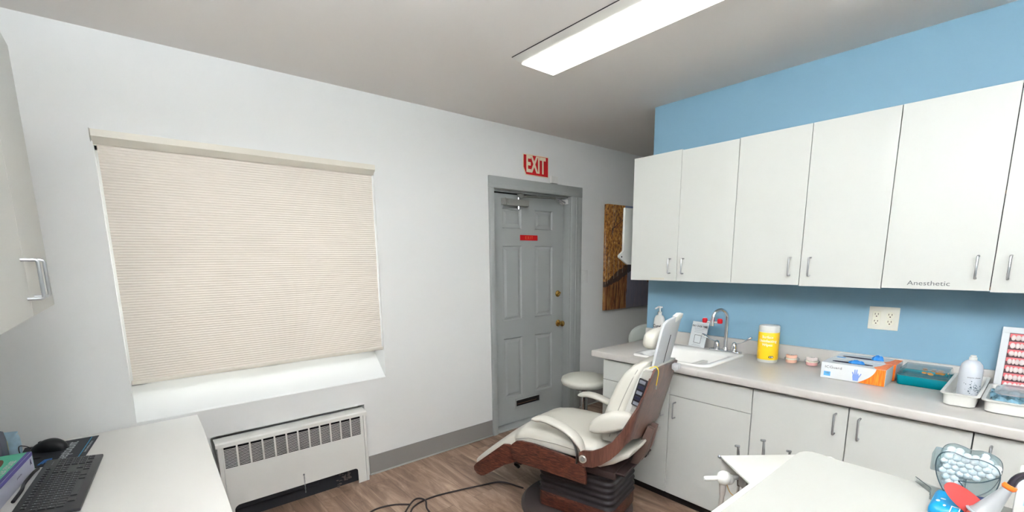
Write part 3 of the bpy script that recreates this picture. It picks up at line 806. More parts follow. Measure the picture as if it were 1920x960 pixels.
for k in range(9):
    a = A0+0.16+k*0.045; R = wr+0.0008
    sphere(bm, (2.80+R*math.cos(a), 1.02+R*math.sin(a), CT+0.036), 0.007, 0.25, 0.5, 1, 10, None)
obj('label_badge', bm, mat('badge_black', (52, 44, 34), 0.4), wp)
for da, c in ((0.24, M_WHITEP), (0.42, M_WHITEP)):
    a = A0+da; R = wr+0.003; bm = B(); sphere(bm, (2.80+R*math.cos(a), 1.02+R*math.sin(a), CT+0.036), 0.0042, 0.3, 1, 1, 10); obj('badge_dot', bm, c, wp)

# ---- two denture models
def denture(cx, cy, rz, ca, cb, label, open_=0.5):
    g = thing('dental_model', label, 'dental model', (cx, cy, CT), rz, None)
    ML = T((0, 0, 0))
    def arch(z0, z1, c, tz, up):
        # horseshoe block
        pts = []
        for k in range(15):
            a = PI*(-0.05+1.1*k/14); pts.append((0.028*math.cos(a), 0.034*math.sin(a)-0.010))
        inn = [(x*0.45, y*0.55-0.002) for x, y in pts[::-1]]
        bm = B(); prism(bm, pts+inn, z0, z1, 'xy', 0.003, 2); 
        return bm
    bm = arch(0.001, 0.020, ca, 0, 1); obj('lower_jaw', bm, ca, g, world=False)
    bm = B()
    for k in range(12):
        a = PI*(0.03+0.94*k/11); box(bm, (-0.0032, -0.003, 0.018), (0.0032, 0.003, 0.027), 0.0015, 2, M=Matrix.Translation((0.0245*math.cos(a), 0.030*math.sin(a)-0.010, 0)) @ Matrix.Rotation(a+PI/2, 4, 'Z'))
    obj('teeth', bm, M_IVORY, g, world=False)
    bm = arch(0.028, 0.046, cb, 0, -1); obj('upper_jaw', bm, cb, g, world=False)
    bm = B(); tube(bm, catmull([(0.026, -0.014, 0.01), (0.036, -0.034, 0.02), (0.014, -0.040, 0.03), (-0.014, -0.040, 0.03), (-0.036, -0.034, 0.02), (-0.026, -0.014, 0.01)], 5), 0.0016, 8)
    tube(bm, [(0.0, -0.04, 0.03), (0.004, -0.03, 0.042)], 0.0015, 8); box(bm, (-0.012, -0.043, 0.012), (0.012, -0.041, 0.034), 0.0005, 1)
    obj('wire_articulator', bm, M_STEEL, g, world=False)
    return g
PK = mat('peach_acrylic', (240, 190, 166), 0.35); PL = mat('pale_stone', (224, 212, 206), 0.5)
denture(2.862, 0.915, math.radians(100), PK, PK, 'peach plastic dental model with a wire hinge beside the yellow canister')
denture(2.868, 0.812, math.radians(105), mat('pink_acrylic', (232, 176, 172), 0.35), PL, 'pale grey and pink dental model beside the glove boxes')

# ---- glove boxes
ORN = None
def glove_box_material():
    m = bpy.data.materials.new('orange_streaked_print'); m.use_nodes = True
    nt = m.node_tree; b = nt.nodes['Principled BSDF']; b.inputs['Roughness'].default_value = 0.4
    tc = nt.nodes.new('ShaderNodeTexCoord'); mp = nt.nodes.new('ShaderNodeMapping'); mp.inputs['Scale'].default_value = (120, 120, 14)
    n = nt.nodes.new('ShaderNodeTexNoise'); n.inputs['Scale'].default_value = 1; n.inputs['Detail'].default_value = 3
    r = nt.nodes.new('ShaderNodeValToRGB'); r.color_ramp.elements[0].position = 0.4; r.color_ramp.elements[1].position = 0.65
    r.color_ramp.elements[0].color = lin((240, 104, 20)); r.color_ramp.elements[1].color = lin((255, 148, 44))
    nt.links.new(tc.outputs['Object'], mp.inputs[0]); nt.links.new(mp.outputs[0], n.inputs['Vector']); nt.links.new(n.outputs['Fac'], r.inputs[0]); nt.links.new(r.outputs[0], b.inputs['Base Color'])
    return m
M_ORN = glove_box_material()
M_CARD = mat('white_cardboard', (216, 218, 218), 0.45)
M_NITR = mat('blue_nitrile', (32, 128, 205), 0.4)
M_LILAC = mat('glove_print', (124, 150, 212), 0.5)
def glove_box(x0, x1, y0, y1, h, label, front=True, glove='low'):
    """y0 < y1; front face at x0"""
    g = thing('glove_box', label, 'glove box', ((x0+x1)/2, (y0+y1)/2, CT))
    z0, z1 = CT+0.001, CT+h
    bm = B(); box(bm, (x0, y0, z0), (x1, y1, z1), 0.0015, 1); obj('carton', bm, M_CARD, g)
    # orange swoosh on the front, the top and round the right end
    e = 0.0006
    bm = B(); pts = []
    for k in range(9):
        t_ = k/8; pts.append((y0+0.048+0.055*(1-t_)**2.2-0.012*t_, z0+0.002+(h-0.004)*t_))
    prism(bm, [(y0+0.001, z0+0.001)]+[(a, b_) for a, b_ in pts]+[(y0+0.001, z1-0.0008)], x0-e, x0+0.0005, 'yz')
    w = x1-x0
    pts = [(x0+0.0005+w*0.97*t_, y0+0.036+0.036*(abs(t_-0.0))*0.0+0.0+0.04*(1-t_)**3*0.6) for t_ in [k/8 for k in range(9)]]
    prism(bm, [(x0+0.001, y0+0.001)]+[(x1-0.001, y0+0.001)]+[(x1-0.001, y0+0.03)]+[(x0+w*0.55, y0+0.038), (x0+w*0.25, y0+0.055), (x0+0.001, y0+0.040)], z1-0.0004, z1+e, 'xy')
    obj('orange_print', bm, M_ORN, g, smooth=False)
    # slot on top with film
    bm = B(); ys, ye = y0+0.062, y1-0.030; xc = x0+w*0.42
    prism(bm, superell(0.034, ye-ys, 3.0, 28, xc, (ys+ye)/2), z1-0.0003, z1+0.0008, 'xy'); obj('opening', bm, mat('opening_dark', (34, 34, 58), 0.7), g)
    # glove peeping out
    bm = B()
    gy = (ys+ye)/2-0.018 if glove == 'low' else ys+0.022
    t = bmesh.new(); bmesh.ops.create_uvsphere(t, u_segments=20, v_segments=12, radius=1.0)
    rnd = random.Random(int(x0*1000))
    for v in t.verts:
        k = 1+0.18*math.sin(v.co.y*9+v.co.x*5)*rnd.uniform(0.6, 1)
        v.co = Vector((v.co.x*0.013*k, v.co.y*(0.032 if glove == 'low' else 0.024)*k, max(0, v.co.z)*(0.016 if glove == 'low' else 0.024)*k))
    merge(bm, t, Matrix.Translation((xc, gy, z1+0.0006))); obj('glove_tip', bm, M_NITR, g, ang=60)
    if front:
        lettering('box_lettering', 'ICGuard', 0.017, MATS['grey_letters'], g, FR_BLUE, (x0-0.0004, y1-0.052, z0+0.057), extrude=0.0002, sx=1.2)
        bm = B(); box(bm, (x0-e, y1-0.042, z0+0.012), (x0+0.0005, y1-0.014, z0+0.034)); obj('blue_label', bm, mat('label_blue', (96, 172, 226), 0.4), g, smooth=False)
        lettering('label_lettering', '100', 0.012, MATS['grey_letters'], g, FR_BLUE, (x0-0.0011, y1-0.028, z0+0.026), extrude=0.0002)
        # printed hand
        bm = B(); hy = y0+0.112; hz = z0+0.008
        palm = [(hy-0.010, hz), (hy+0.010, hz), (hy+0.013, hz+0.020), (hy+0.012, hz+0.030), (hy-0.011, hz+0.030), (hy-0.013, hz+0.018)]
        prism(bm, palm[::-1], x0-0.0009, x0+0.0004, 'yz')
        for a, b_, c_, d_, wd in ((hy+0.009, hz+0.026, hy+0.014, hz+0.040, 0.0026), (hy+0.004, hz+0.028, hy+0.005, hz+0.053, 0.0028), (hy-0.002, hz+0.028, hy-0.003, hz+0.054, 0.0028), (hy-0.008, hz+0.028, hy-0.0085, hz+0.036, 0.0028), (hy-0.010, hz+0.016, hy-0.020, hz+0.036, 0.0028)):
            dv = Vector((c_-a, d_-b_)).normalized(); nx, nz = -dv.y*wd, dv.x*wd
            prism(bm, [(a+nx, b_+nz), (c_+nx*0.7, d_+nz*0.7), (c_+dv.x*wd*0.8, d_+dv.y*wd*0.8), (c_-nx*0.7, d_-nz*0.7), (a-nx, b_-nz)], x0-0.0009, x0+0.0004, 'yz')
        obj('hand_print', bm, M_LILAC, g, smooth=False)
    else:
        bm = B(); box(bm, (x0+0.01, y1-0.052, z1-0.0004), (x0+0.035, y1-0.015, z1+e)); obj('blue_label', bm, MATS['label_blue'], g, smooth=False)
    return g
glove_box(2.622, 2.772, 0.443, 0.700, 0.080, 'front box of blue gloves with the hand print facing the room', True, 'low')
glove_box(2.782, 2.932, 0.435, 0.697, 0.080, 'back box of gloves against the backsplash with a crumpled blue glove sticking out', False, 'high')

# ---- teal case with clear lid
M_TEAL = mat('teal_plastic', (0, 142, 158), 0.12, trans=0.25, ior=1.3)
M_CLEAR = mat('clear_plastic', (226, 236, 238), 0.05, trans=0.95, ior=1.15, alpha=0.55)
tb = thing('teal_case', 'teal plastic case with a clear lid beside the glove boxes', 'case', (2.83, 0.33, CT))
bm = B(); loft(bm, [[(a, b_, z) for a, b_ in rrect(w, h, 0.012, 4, 2.828, 0.333)] for w, h, z in ((0.176, 0.17, CT+0.001), (0.182, 0.176, CT+0.004), (0.19, 0.184, CT+0.046), (0.176, 0.17, CT+0.046), (0.170, 0.164, CT+0.035))], caps=True)
obj('case_base', bm, M_TEAL, tb, ang=45)
bm = B(); t = bmesh.new()
loft(bm, [[(a, b_, z) for a, b_ in rrect(w, h, 0.012, 4, 2.832, 0.333)] for w, h, z in ((0.19, 0.184, CT+0.0475), (0.19, 0.184, CT+0.0505), (0.176, 0.170, CT+0.053), (0.172, 0.166, CT+0.078), (0.168, 0.162, CT+0.080))], caps=False)
prism(bm, rrect(0.168, 0.162, 0.012, 4, 2.832, 0.333), CT+0.079, CT+0.0805, 'xy')
obj('clear_lid', bm, M_CLEAR, tb, ang=45)
rnd = random.Random(3); disc0 = None
for k in range(9):
    q = (2.80+rnd.uniform(-0.015, 0.03), 0.305+rnd.uniform(-0.035, 0.04), CT+0.053+0.002*k)
    if disc0 is None:
        bm = B(); lathe(bm, [(0, 0), (0.008, 0.0), (0.009, 0.002), (0.008, 0.005), (0.003, 0.006), (0, 0.006)], T(q), 18)
        disc0 = solo('rubber_disc', bm, mat('orange_rubber', (238, 152, 40), 0.4), 'small orange rubber disc under the clear lid of the teal case', 'rubber disc', q, group='orange discs in the teal case')
    else:
        o = disc0.copy(); COL.objects.link(o); o.location = q

# ---- white trays
def tray(x0, x1, y0, y1, h, label, grp=None):
    g = thing('storage_tray', label, 'tray', ((x0+x1)/2, (y0+y1)/2, CT))
    cx_, cy_, w, d = (x0+x1)/2, (y0+y1)/2, x1-x0, y1-y0
    bm = B(); rings = []
    for (ins, z, r) in ((0.018, 0.001, 0.022), (0.010, 0.006, 0.024), (0.006, h-0.007, 0.026), (0.0, h-0.006, 0.014), (-0.002, h-0.001, 0.014), (0.0, h, 0.014), (0.009, h, 0.024), (0.011, h-0.004, 0.024), (0.016, 0.010, 0.022), (0.026, 0.005, 0.02)):
        rings.append([(a, b_, CT+z) for a, b_ in rrect(w-2*ins, d-2*ins, r, 5, cx_, cy_)])
    loft(bm, rings, caps=True)
    obj('tray_body', bm, M_WHITEP, g, ang=45)
    return g
tray(2.475, 2.93, 0.127, 0.240, 0.055, 'narrow white plastic tray holding the spray bottle on the counter')
tray(2.468, 2.80, -0.19, 0.121, 0.053, 'wide white plastic tray holding packaged masks at the right edge')
sb = thing('spray_bottle', 'white round-shouldered plastic bottle standing in the narrow white tray', 'bottle', (2.63, 0.172, CT+0.006))
bm = B(); lathe(bm, [(0, 0), (0.032, 0), (0.035, 0.004), (0.036, 0.10), (0.036, 0.125), (0.032, 0.148), (0.022, 0.162), (0.012, 0.168), (0, 0.168)], T((2.63, 0.172, CT+0.006)), 32)
obj('bottle_body', bm, mat('bottle_white', (205, 209, 215), 0.3), sb, ang=50)
bm = B(); lathe(bm, [(0.012, 0), (0.0125, 0.004), (0.012, 0.012), (0.009, 0.014), (0.009, 0.02), (0, 0.021)], T((2.63, 0.172, CT+0.173)), 12); obj('cap', bm, M_WHITEP, sb)
bm = B()
rnd = random.Random(4)
for k in range(60):
    a = math.radians(205)+rnd.gauss(0, 0.32); zz = CT+0.062+rnd.gauss(0, 0.011); R = 0.0363
    sphere(bm, (2.63+R*math.cos(a), 0.172+R*math.sin(a), zz), rnd.uniform(0.0008, 0.0018), 1, 1, 1, 6)
obj('label_speckles', bm, mat('speckle_ink', (70, 96, 108), 0.5), sb)
wrap_text('label_lettering', 'enzyme cleaner', 0.007, math.radians(205), CT+0.105, MATS['grey_letters'], sb, 2.63, 0.172, 0.0363)
# mask packs in the wide tray
bm = B()
M_PACK = mat('blue_film_pack', (168, 214, 232), 0.25, var=0.25, vscale=28)
for i, (cx_, cy_, dx, dy, zz, rz, col, nm) in enumerate(((2.62, 0.040, 0.10, 0.068, 0.040, 0.15, M_PACK, 'pale blue film-wrapped pack at the left of the wide tray'), (2.60, -0.110, 0.10, 0.070, 0.043, -0.2, mat('blue_film_dark', (118, 186, 220), 0.25, var=0.3, vscale=30), 'deeper blue film-wrapped pack at the right of the wide tray'))):
    bm = B(); t = bmesh.new(); n = 14
    vs = [[t.verts.new((dx*(2*i_/n-1), dy*(2*j/n-1), 0.012*math.sin(3.1*i_/n+j*0.9)*math.sin(i_*1.3+j*0.7)+0.012*(1-(2*i_/n-1)**4)*(1-(2*j/n-1)**4))) for j in range(n+1)] for i_ in range(n+1)]
    for i_ in range(n):
        for j in range(n): t.faces.new((vs[i_][j], vs[i_+1][j], vs[i_+1][j+1], vs[i_][j+1]))
    g_ = bmesh.ops.solidify(t, geom=t.faces[:], thickness=-0.014)
    t.transform(Matrix.Diagonal((1, 1, 1, 1)))
    merge(bm, t, T((cx_, cy_, CT+zz), rz)); solo('wrapped_pack', bm, col, nm, 'pack', (cx_, cy_, CT+0.02), ang=20)
bm = B(); loft(bm, [[(2.60+a, 0.02+b_, CT+z) for a, b_ in rrect(w, w2, 0.02, 4)] for w, w2, z in ((0.15, 0.14, 0.068), (0.16, 0.15, 0.074), (0.13, 0.12, 0.084))]); 
solo('film_pouch', bm, mat('crinkled_film', (226, 240, 244), 0.08, trans=0.7, ior=1.2, alpha=0.6, bump=0.9, bscale=40), 'clear crinkled pouch lying on the blue packs in the wide tray', 'pouch', (2.60, 0.02, CT+0.06))

# ---- teeth shade chart leaning on the wall
ch = thing('teeth_chart', 'white framed chart with rows of teeth leaning on the blue wall at the right', 'chart', (2.90, -0.02, CT))
CM = Matrix.Translation((2.868, -0.035, CT+0.002)) @ Matrix.Rotation(math.radians(11), 4, 'Y')
cw, chh = 0.300, 0.292   # width along y, height
bm = B()
for lo, hi in (((-cw/2, 0), (cw/2, 0.024)), ((-cw/2, chh-0.026), (cw/2, chh)), ((-cw/2, 0.024), (-cw/2+0.024, chh-0.026)), ((cw/2-0.024, 0.024), (cw/2, chh-0.026))):
    box(bm, (0, lo[0], lo[1]), (0.012, hi[0], hi[1]), 0.001, 1, M=CM)
obj('chart_frame', bm, mat('frame_white', (214, 217, 218), 0.4), ch)
bm = B(); box(bm, (0.006, -cw/2+0.02, 0.02), (0.010, cw/2-0.02, chh-0.02), M=CM); obj('chart_panel', bm, mat('chart_maroon', (86, 44, 50), 0.5), ch, smooth=False)
rows = 7; rh = (chh-0.05)/rows
for i in range(rows):
    zc = chh-0.026-rh*(i+0.5)
    bm = B(); box(bm, (0.003, -cw/2+0.025, zc-rh*0.05), (0.0062, cw/2-0.025, zc+rh*0.44), 0.0015, 2, M=CM); gm = obj('gum_strip', bm, mat('gum_pink', (226, 112, 116), 0.4), ch)
    bm = B()
    k = 0; y = cw/2-0.030
    while y > -cw/2+0.03:
        wd = 0.0125+0.003*math.sin(k*1.7+i)
        t = bmesh.new(); bmesh.ops.create_uvsphere(t, u_segments=10, v_segments=8, radius=0.5)
        t.transform(CM @ Matrix.Translation((0.0035, y-wd/2, zc-rh*0.06)) @ Matrix.Diagonal((0.007, wd*1.12, rh*0.72, 1))); merge(bm, t)
        y -= wd; k += 1
    obj('teeth_row', bm, mat('tooth_ivory', (222, 208, 204), 0.3), gm, ang=60)

# ---- wall outlet
wo = thing('wall_outlet', 'white double socket plate on the blue wall under the wall cupboards', 'wall outlet', (BX, 0.538, 1.088))
bm = B(); box(bm, (BX-0.006, 0.476, 1.089), (BX-0.0005, 0.600, 1.207), 0.002, 2); obj('cover_plate', bm, mat('plate_ivory', (232, 229, 215), 0.35), wo)
bm = B(); box(bm, (BX-0.009, 0.550, 1.112), (BX-0.006, 0.583, 1.184), 0.001, 1); r_ = obj('receptacle', bm, M_IVORY, wo)
bm = B()
for zc in (1.166, 1.130): lathe(bm, [(0, 0), (0.0175, 0), (0.017, 0.0025), (0, 0.003)], Matrix.Translation((BX-0.006, 0.511, zc)) @ Matrix.Rotation(-PI/2, 4, 'Y'), 20)
r2_ = obj('receptacle', bm, M_IVORY, wo)
bm = B()
for yc in (0.5665, 0.511):
    for zc in (1.166, 1.130):
        for dy in (0.0065, -0.0065): box(bm, (BX-0.0105, yc+dy-0.0011, zc-0.001), (BX-0.0088, yc+dy+0.0011, zc+0.008))
        box(bm, (BX-0.0105, yc-0.0025, zc-0.011), (BX-0.0088, yc+0.0025, zc-0.006))
obj('socket_slots', bm, mat('slot_brown', (70, 46, 30), 0.6), wo, smooth=False)

# ================================================================== convector under the window
rd = thing('convector_heater', 'white metal convector heater with slotted grille under the window', 'heater', (0.68, D, 0))
RX0, RX1, RY, RZ = 0.262, 1.098, D-0.062, 0.494
bm = B()
AX0, AX1, AZ = 0.31, 1.024, 0.108
# front panel with arched foot cut-out: outline in xz
out = [(RX0+0.022, 0.0), (RX0+0.022, 0.452), (RX1-0.018, 0.452), (RX1-0.018, 0.0), (AX1, 0.0)]
for k in range(7):
    a = PI/2*k/6; out.append((AX1-0.02+0.02*math.cos(a), AZ-0.02+0.02*math.sin(a)))
for k in range(7):
    a = PI/2*k/6; out.append((AX0+0.03-0.03*math.sin(a), AZ-0.03+0.03*math.cos(a)))
out.append((AX0, 0.0))
# openings for the grille: build panel as strips instead of one sheet
GX0, GX1, GZ0, GZ1 = 0.290, 1.060, 0.340, 0.455
low = [(p[0], min(p[1], GZ0-0.006)) for p in out]
prism(bm, low, RY, RY+0.0015, 'xz')
box(bm, (RX0+0.022, RY, GZ0-0.006), (GX0, RY+0.0015, 0.452+0.012)); box(bm, (GX1, RY, GZ0-0.006), (RX1-0.018, RY+0.0015, 0.452+0.012))
ng = 12; gw = (GX1-GX0)/ng
for i in range(1, ng): box(bm, (GX0+gw*i-0.0045, RY, GZ0-0.006), (GX0+gw*i+0.0045, RY+0.0015, 0.464))
ns = 14; sh_ = (0.458-GZ0)/ns
for j in range(ns): box(bm, (GX0-0.001, RY, GZ0-0.006+sh_*j), (GX1+0.001, RY+0.0015, GZ0-0.006+sh_*j+sh_*0.33))
obj('front_panel', bm, mat('heater_enamel', (226, 225, 219), 0.4), rd, smooth=False)
bm = B(); box(bm, (RX0+0.03, RY+0.012, 0.14), (RX1-0.03, RY+0.016, 0.462)); obj('inner_shade_plate', bm, mat('heater_shade_black', (20, 17, 16), 0.9), rd, smooth=False)  # black sheet paints in the shade behind the grille slots
bm = B()
prism(bm, [(D+0.02, RZ-0.008), (D+0.02, RZ), (RY+0.004, RZ-0.004), (RY-0.004, RZ-0.012), (RY-0.005, 0.462), (RY-0.001, 0.462), (RY+0.002, RZ-0.014)], RX0-0.008, RX1+0.008, 'yz')
obj('top_cover', bm, mat('heater_enamel', (226, 225, 219), 0.4), rd, smooth=False)
for nm, a, b_ in (('side_panel', RX0, RX0+0.020), ('side_panel', RX1-0.016, RX1)):
    bm = B(); box(bm, (a, RY-0.002, 0.0), (b_, D-0.0005, 0.47), 0.001, 1); obj(nm, bm, mat('heater_enamel', (226, 225, 219), 0.4), rd)
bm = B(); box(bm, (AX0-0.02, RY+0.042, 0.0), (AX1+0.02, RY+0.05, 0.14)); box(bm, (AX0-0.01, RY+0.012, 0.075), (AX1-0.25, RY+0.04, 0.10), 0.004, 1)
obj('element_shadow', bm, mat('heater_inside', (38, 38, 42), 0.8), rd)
bm = B()
for k in range(10):
    z = 0.06+0.0115*k; t = Matrix.Translation((0.688, RY-0.004, z)) @ Matrix.Rotation(PI/2*(k % 2), 4, 'Z') @ Matrix.Rotation(PI/2, 4, 'X')
    tube(bm, [t @ Vector((0.0026*math.cos(a*PI/4), 0.0072*math.sin(a*PI/4), 0)) for a in range(8)], 0.0011, 6, closed=True)
cyl(bm, (0.688, RY-0.004, 0.172), (0.688, RY+0.001, 0.174), 0.005, 10)
obj('pull_chain', bm, M_STEEL, rd)
bm = B()
rnd = random.Random(11)
for k in range(46):
    x = 0.93+rnd.uniform(-0.04, 0.05); z = 0.03+rnd.uniform(0, 0.05)+0.35*abs(x-0.90)*0.3
    sphere(bm, (x, RY+0.030+rnd.uniform(-0.008, 0.008), z if x > 0.915 else rnd.uniform(0.002, 0.06)), rnd.uniform(0.003, 0.007), 1.4, 1, 0.8, 6)
o = obj('dust_clumps', bm, mat('lint', (92, 80, 78), 0.9), rd); o['kind'] = 'stuff'

# ================================================================== desk and what is on it
dk = thing('desk', 'white desk top in the lower left corner under the window', 'desk', (-0.2, 1.9, 0))
bm = B()
DXF = 0.192
prism(bm, [(XL+0.001, 0.7), (0.150, 0.7), (0.168, 1.47), (0.196, 2.60), (0.198, D-0.0175), (XL+0.001, D-0.0175)], DESK-0.03, DESK, 'xy', 0.003, 2)
obj('desk_top', bm, mat('desk_laminate', (234, 232, 226), 0.4), dk)
bm = B(); box(bm, (XL+0.02, 0.75, 0.0), (XL+0.05, D-0.03, DESK-0.03)); obj('back_panel', bm, M_LAM, dk, smooth=False)
for yy_ in (0.78, 2.60):
    bm = B(); box(bm, (XL+0.052, yy_, 0.0), (-0.02, yy_+0.03, DESK-0.031)); obj('leg_panel', bm, M_LAM, dk, smooth=False)

# keyboard
kb = thing('keyboard', 'black full-size keyboard on the white desk', 'keyboard', (-0.272, 2.237, DESK), math.radians(-94.5))
# local: x along the long side (towards -y world), y across towards +x world ... tilt about the front edge
KL, KWd = 0.525, 0.168
KT = Matrix.Rotation(math.radians(-6.0), 4, 'X')
KOFF = Matrix.Translation((0, 0, 0.0105))
bm = B(); box(bm, (-KL/2, -KWd/2, -0.006), (KL/2, KWd/2, 0.006), 0.003, 2, M=KOFF @ Matrix.Translation((0, 0, 0.008)) @ KT)
# note: with this rotation local +y is the user's edge (world +x side), lowered by the tilt
obj('keyboard_body', bm, mat('keyboard_black', (46, 47, 50), 0.4), kb, world=False)
M_KEY = mat('key_black', (34, 35, 38), 0.35)
def keyset(name, keys):
    bm = B()
    for (x, y, w, d) in keys: 
        box(bm, (x-w/2, y-d/2, 0.006), (x+w/2, y+d/2, 0.0095), 0.0012, 1, M=KOFF @ Matrix.Translation((0, 0, 0.008)) @ KT)
    return obj(name, bm, M_KEY, kb, world=False)
p = 0.0214; kx0 = -KL/2+0.010
# row y positions, +y is the near (space bar) side ; numeric pad sits at the far end (local -x is +y world)
ys_ = [-0.060, -0.034, -0.0125, 0.009, 0.0305, 0.052]
nump, nav, main_, fn = [], [], [], []
for r in range(1, 6):
    for c in range(4):
        if r == 5 and c == 2: continue
        nump.append((kx0+p*(c+0.5), ys_[r], p-0.003, p-0.003))
# the board is seen with its numeric pad at the far end
x1_ = kx0+p*4+0.008
for c in range(3):
    for r in (1, 2): nav.append((x1_+p*(c+0.5), ys_[r], p-0.003, p-0.003))
    nav.append((x1_+p*(c+0.5), ys_[5], p-0.003, p-0.003))
nav.append((x1_+p*1.5, ys_[4], p-0.003, p-0.003))
x2_ = x1_+p*3+0.008
for r in range(1, 5):
    off = [0, 0.1, 0.3, 0.5, 0.2][r-1]
    for c in range(15):
        x = x2_+p*(c+0.5)
        if x+p/2 < KL/2-0.006: main_.append((x, ys_[r], p-0.003, p-0.003))
main_ += [(x2_+p*1.2, ys_[5], p*2.2, p-0.003), (x2_+p*3.3, ys_[5], p*1.4, p-0.003), (x2_+p*8, ys_[5], p*6.2, p-0.003), (x2_+p*12.6, ys_[5], p*1.4, p-0.003)]
for c in range(16):
    x = x1_+p*(c*1.08+0.5)
    if x < KL/2-0.012: fn.append((x, ys_[0], p-0.004, 0.013))
keyset('numeric_keys', nump); keyset('cursor_keys', [k for k in nav if k[1] > 0.02]); keyset('editing_keys', [k for k in nav if k[1] < 0.02]); keyset('letter_keys', main_); keyset('function_keys', fn)
bm = B()
for (x, y, w, d) in nump+main_[:56]+nav+fn: box(bm, (x-0.004, y-0.004, 0.0095), (x-0.0015, y-0.0015, 0.0098), M=KOFF @ Matrix.Translation((0, 0, 0.008)) @ KT)
for k in range(4): box(bm, (kx0+p*(k*0.5)+0.02, ys_[0]-0.001, 0.006), (kx0+p*(k*0.5)+0.023, ys_[0]+0.001, 0.0064), M=KOFF @ Matrix.Translation((0, 0, 0.008)) @ KT)
o = obj('key_legends', bm, mat('legend_white', (190, 196, 204), 0.5), kb, world=False, smooth=False)

# mouse pad with printing
mp_ = thing('mouse_pad', 'dark mouse pad with white lettering and a blue line under the mouse', 'mouse pad', (-0.31, 2.69, DESK))
bm = B()
pad = [(-0.192, 2.828), (-0.231, 2.520), (-0.440, 2.530), (-0.432, 2.845)]
prism(bm, [(-0.194, 2.826), (-0.231, 2.527), (-0.44, 2.535), (-0.44, 2.846)], DESK+0.0005, DESK+0.004, 'xy', 0.001, 1)
obj('pad', bm, mat('pad_black', (30, 33, 40), 0.55), mp_)
padF = Matrix.Translation((-0.255, 2.675, DESK+0.0042)) @ Matrix.Rotation(math.radians(-97), 4, 'Z')
# lettering runs along the long edge, read from the left
def on_pad(name, s, size, dx, dy, m, **kw):
    t = text_bm(s, size, extrude=0.0002, **kw); t.transform(Matrix.Translation((-0.262+dx, 2.68+dy, DESK+0.0043)) @ Matrix.Rotation(math.radians(82.5), 4, 'Z')); obj(name, t, m, mp_, smooth=False)
on_pad('pad_lettering', 'septodont', 0.054, -0.030, 0.0, mat('pad_white', (176, 178, 182), 0.5), bold=0.0006)
on_pad('pad_small_print', 'dental anesthesia solutions', 0.0135, 0.038, 0.0, MATS['pad_white'])
bm = B(); prism(bm, [(-0.2515, 2.555), (-0.2485, 2.555), (-0.2165, 2.82), (-0.2195, 2.82)], DESK+0.004, DESK+0.0045, 'xy'); obj('blue_line', bm, mat('pad_cyan', (40, 150, 200), 0.5), mp_)
bm = B()
for k in range(4): prism(bm, [(-0.372+0.011*k, 2.556+0.006*k), (-0.366+0.011*k, 2.553+0.006*k), (-0.350+0.006*k, 2.612), (-0.356+0.006*k, 2.614)], DESK+0.004, DESK+0.0045, 'xy')
obj('blue_emblem', bm, mat('pad_blue', (30, 104, 190), 0.5), mp_)
# mouse
ms = thing('computer_mouse', 'black computer mouse on the dark mouse pad', 'mouse', (-0.352, 2.742, DESK+0.0045), math.radians(57))
bm = B(); rings = []
for k in range(15):
    t_ = k/14; y = -0.068+0.136*t_
    w = 0.070*(math.sin(PI*min(1, max(0.02, 0.04+0.94*t_)))**0.42); h = 0.050*(math.sin(PI*(0.10+0.86*t_**0.85))**0.8)
    ring_ = []
    for j in range(20):
        a = 2*PI*j/20; c, s = math.cos(a), math.sin(a)
        zz = max(0.0005, s)*h if s > 0 else 0.0005
        ring_.append((w/2*math.copysign(abs(c)**0.8, c), y, 0.001+zz))
    rings.append(ring_)
loft(bm, rings); obj('mouse_shell', bm, M_BLACK, ms, world=False, ang=60)
bm = B(); cyl(bm, (-0.003, 0.030, 0.0320), (0.003, 0.030, 0.0320), 0.009, 12); obj('scroll_wheel', bm, M_BLACKR, ms, world=False)
bm = B(); tube(bm, catmull([(-0.398, 2.758, DESK+0.011), (-0.425, 2.775, DESK+0.03), (-0.44, 2.745, DESK+0.042), (-0.43, 2.69, DESK+0.02), (-0.40, 2.655, DESK+0.006), (-0.37, 2.64, DESK+0.0075)], 8), 0.0018, 8)
solo('mouse_cable', bm, M_BLACKR, 'thin black cable looping behind the mouse', 'cable', (-0.41, 2.71, DESK))

# tissue / glove carton in green and purple
tx = thing('green_glove_carton', 'green and purple glove carton with an oval opening left of the keyboard', 'glove box', (-0.44, 2.32, DESK), 0.0)
BA = Vector((-0.374, 2.522)); dirl = Vector((-0.046, -0.386)).normalized(); nrm_ = Vector((dirl.y, -dirl.x))   # nrm_ points to -x
Lb, Wb, Hb = 0.40, 0.125, 0.075
def bx(u, v, z): q = BA+dirl*u+nrm_*v; return (q.x, q.y, z)
CMx = Matrix(((dirl.x, nrm_.x, 0, BA.x), (dirl.y, nrm_.y, 0, BA.y), (0, 0, 1, DESK+0.001), (0, 0, 0, 1)))
bm = B(); box(bm, (0, 0, 0), (Lb, Wb, Hb), 0.0015, 1, M=CMx); obj('carton', bm, mat('carton_lilac', (206, 208, 226), 0.4), tx)
bm = B(); box(bm, (0.0005, 0.012, Hb-0.0004), (Lb-0.001, Wb-0.001, Hb+0.0006), M=CMx); box(bm, (-0.0007, 0.0, 0.0), (0.0004, Wb, Hb), M=CMx); obj('green_print', bm, mat('mint_print', (96, 208, 172), 0.4), tx, smooth=False)
bm = B(); box(bm, (0.0005, 0.001, Hb-0.0004), (Lb-0.001, 0.012, Hb+0.0007), M=CMx); box(bm, (0.0005, -0.0007, Hb-0.014), (Lb-0.001, 0.0004, Hb-0.001), M=CMx); obj('purple_stripe', bm, mat('purple_print', (92, 84, 168), 0.4), tx, smooth=False)
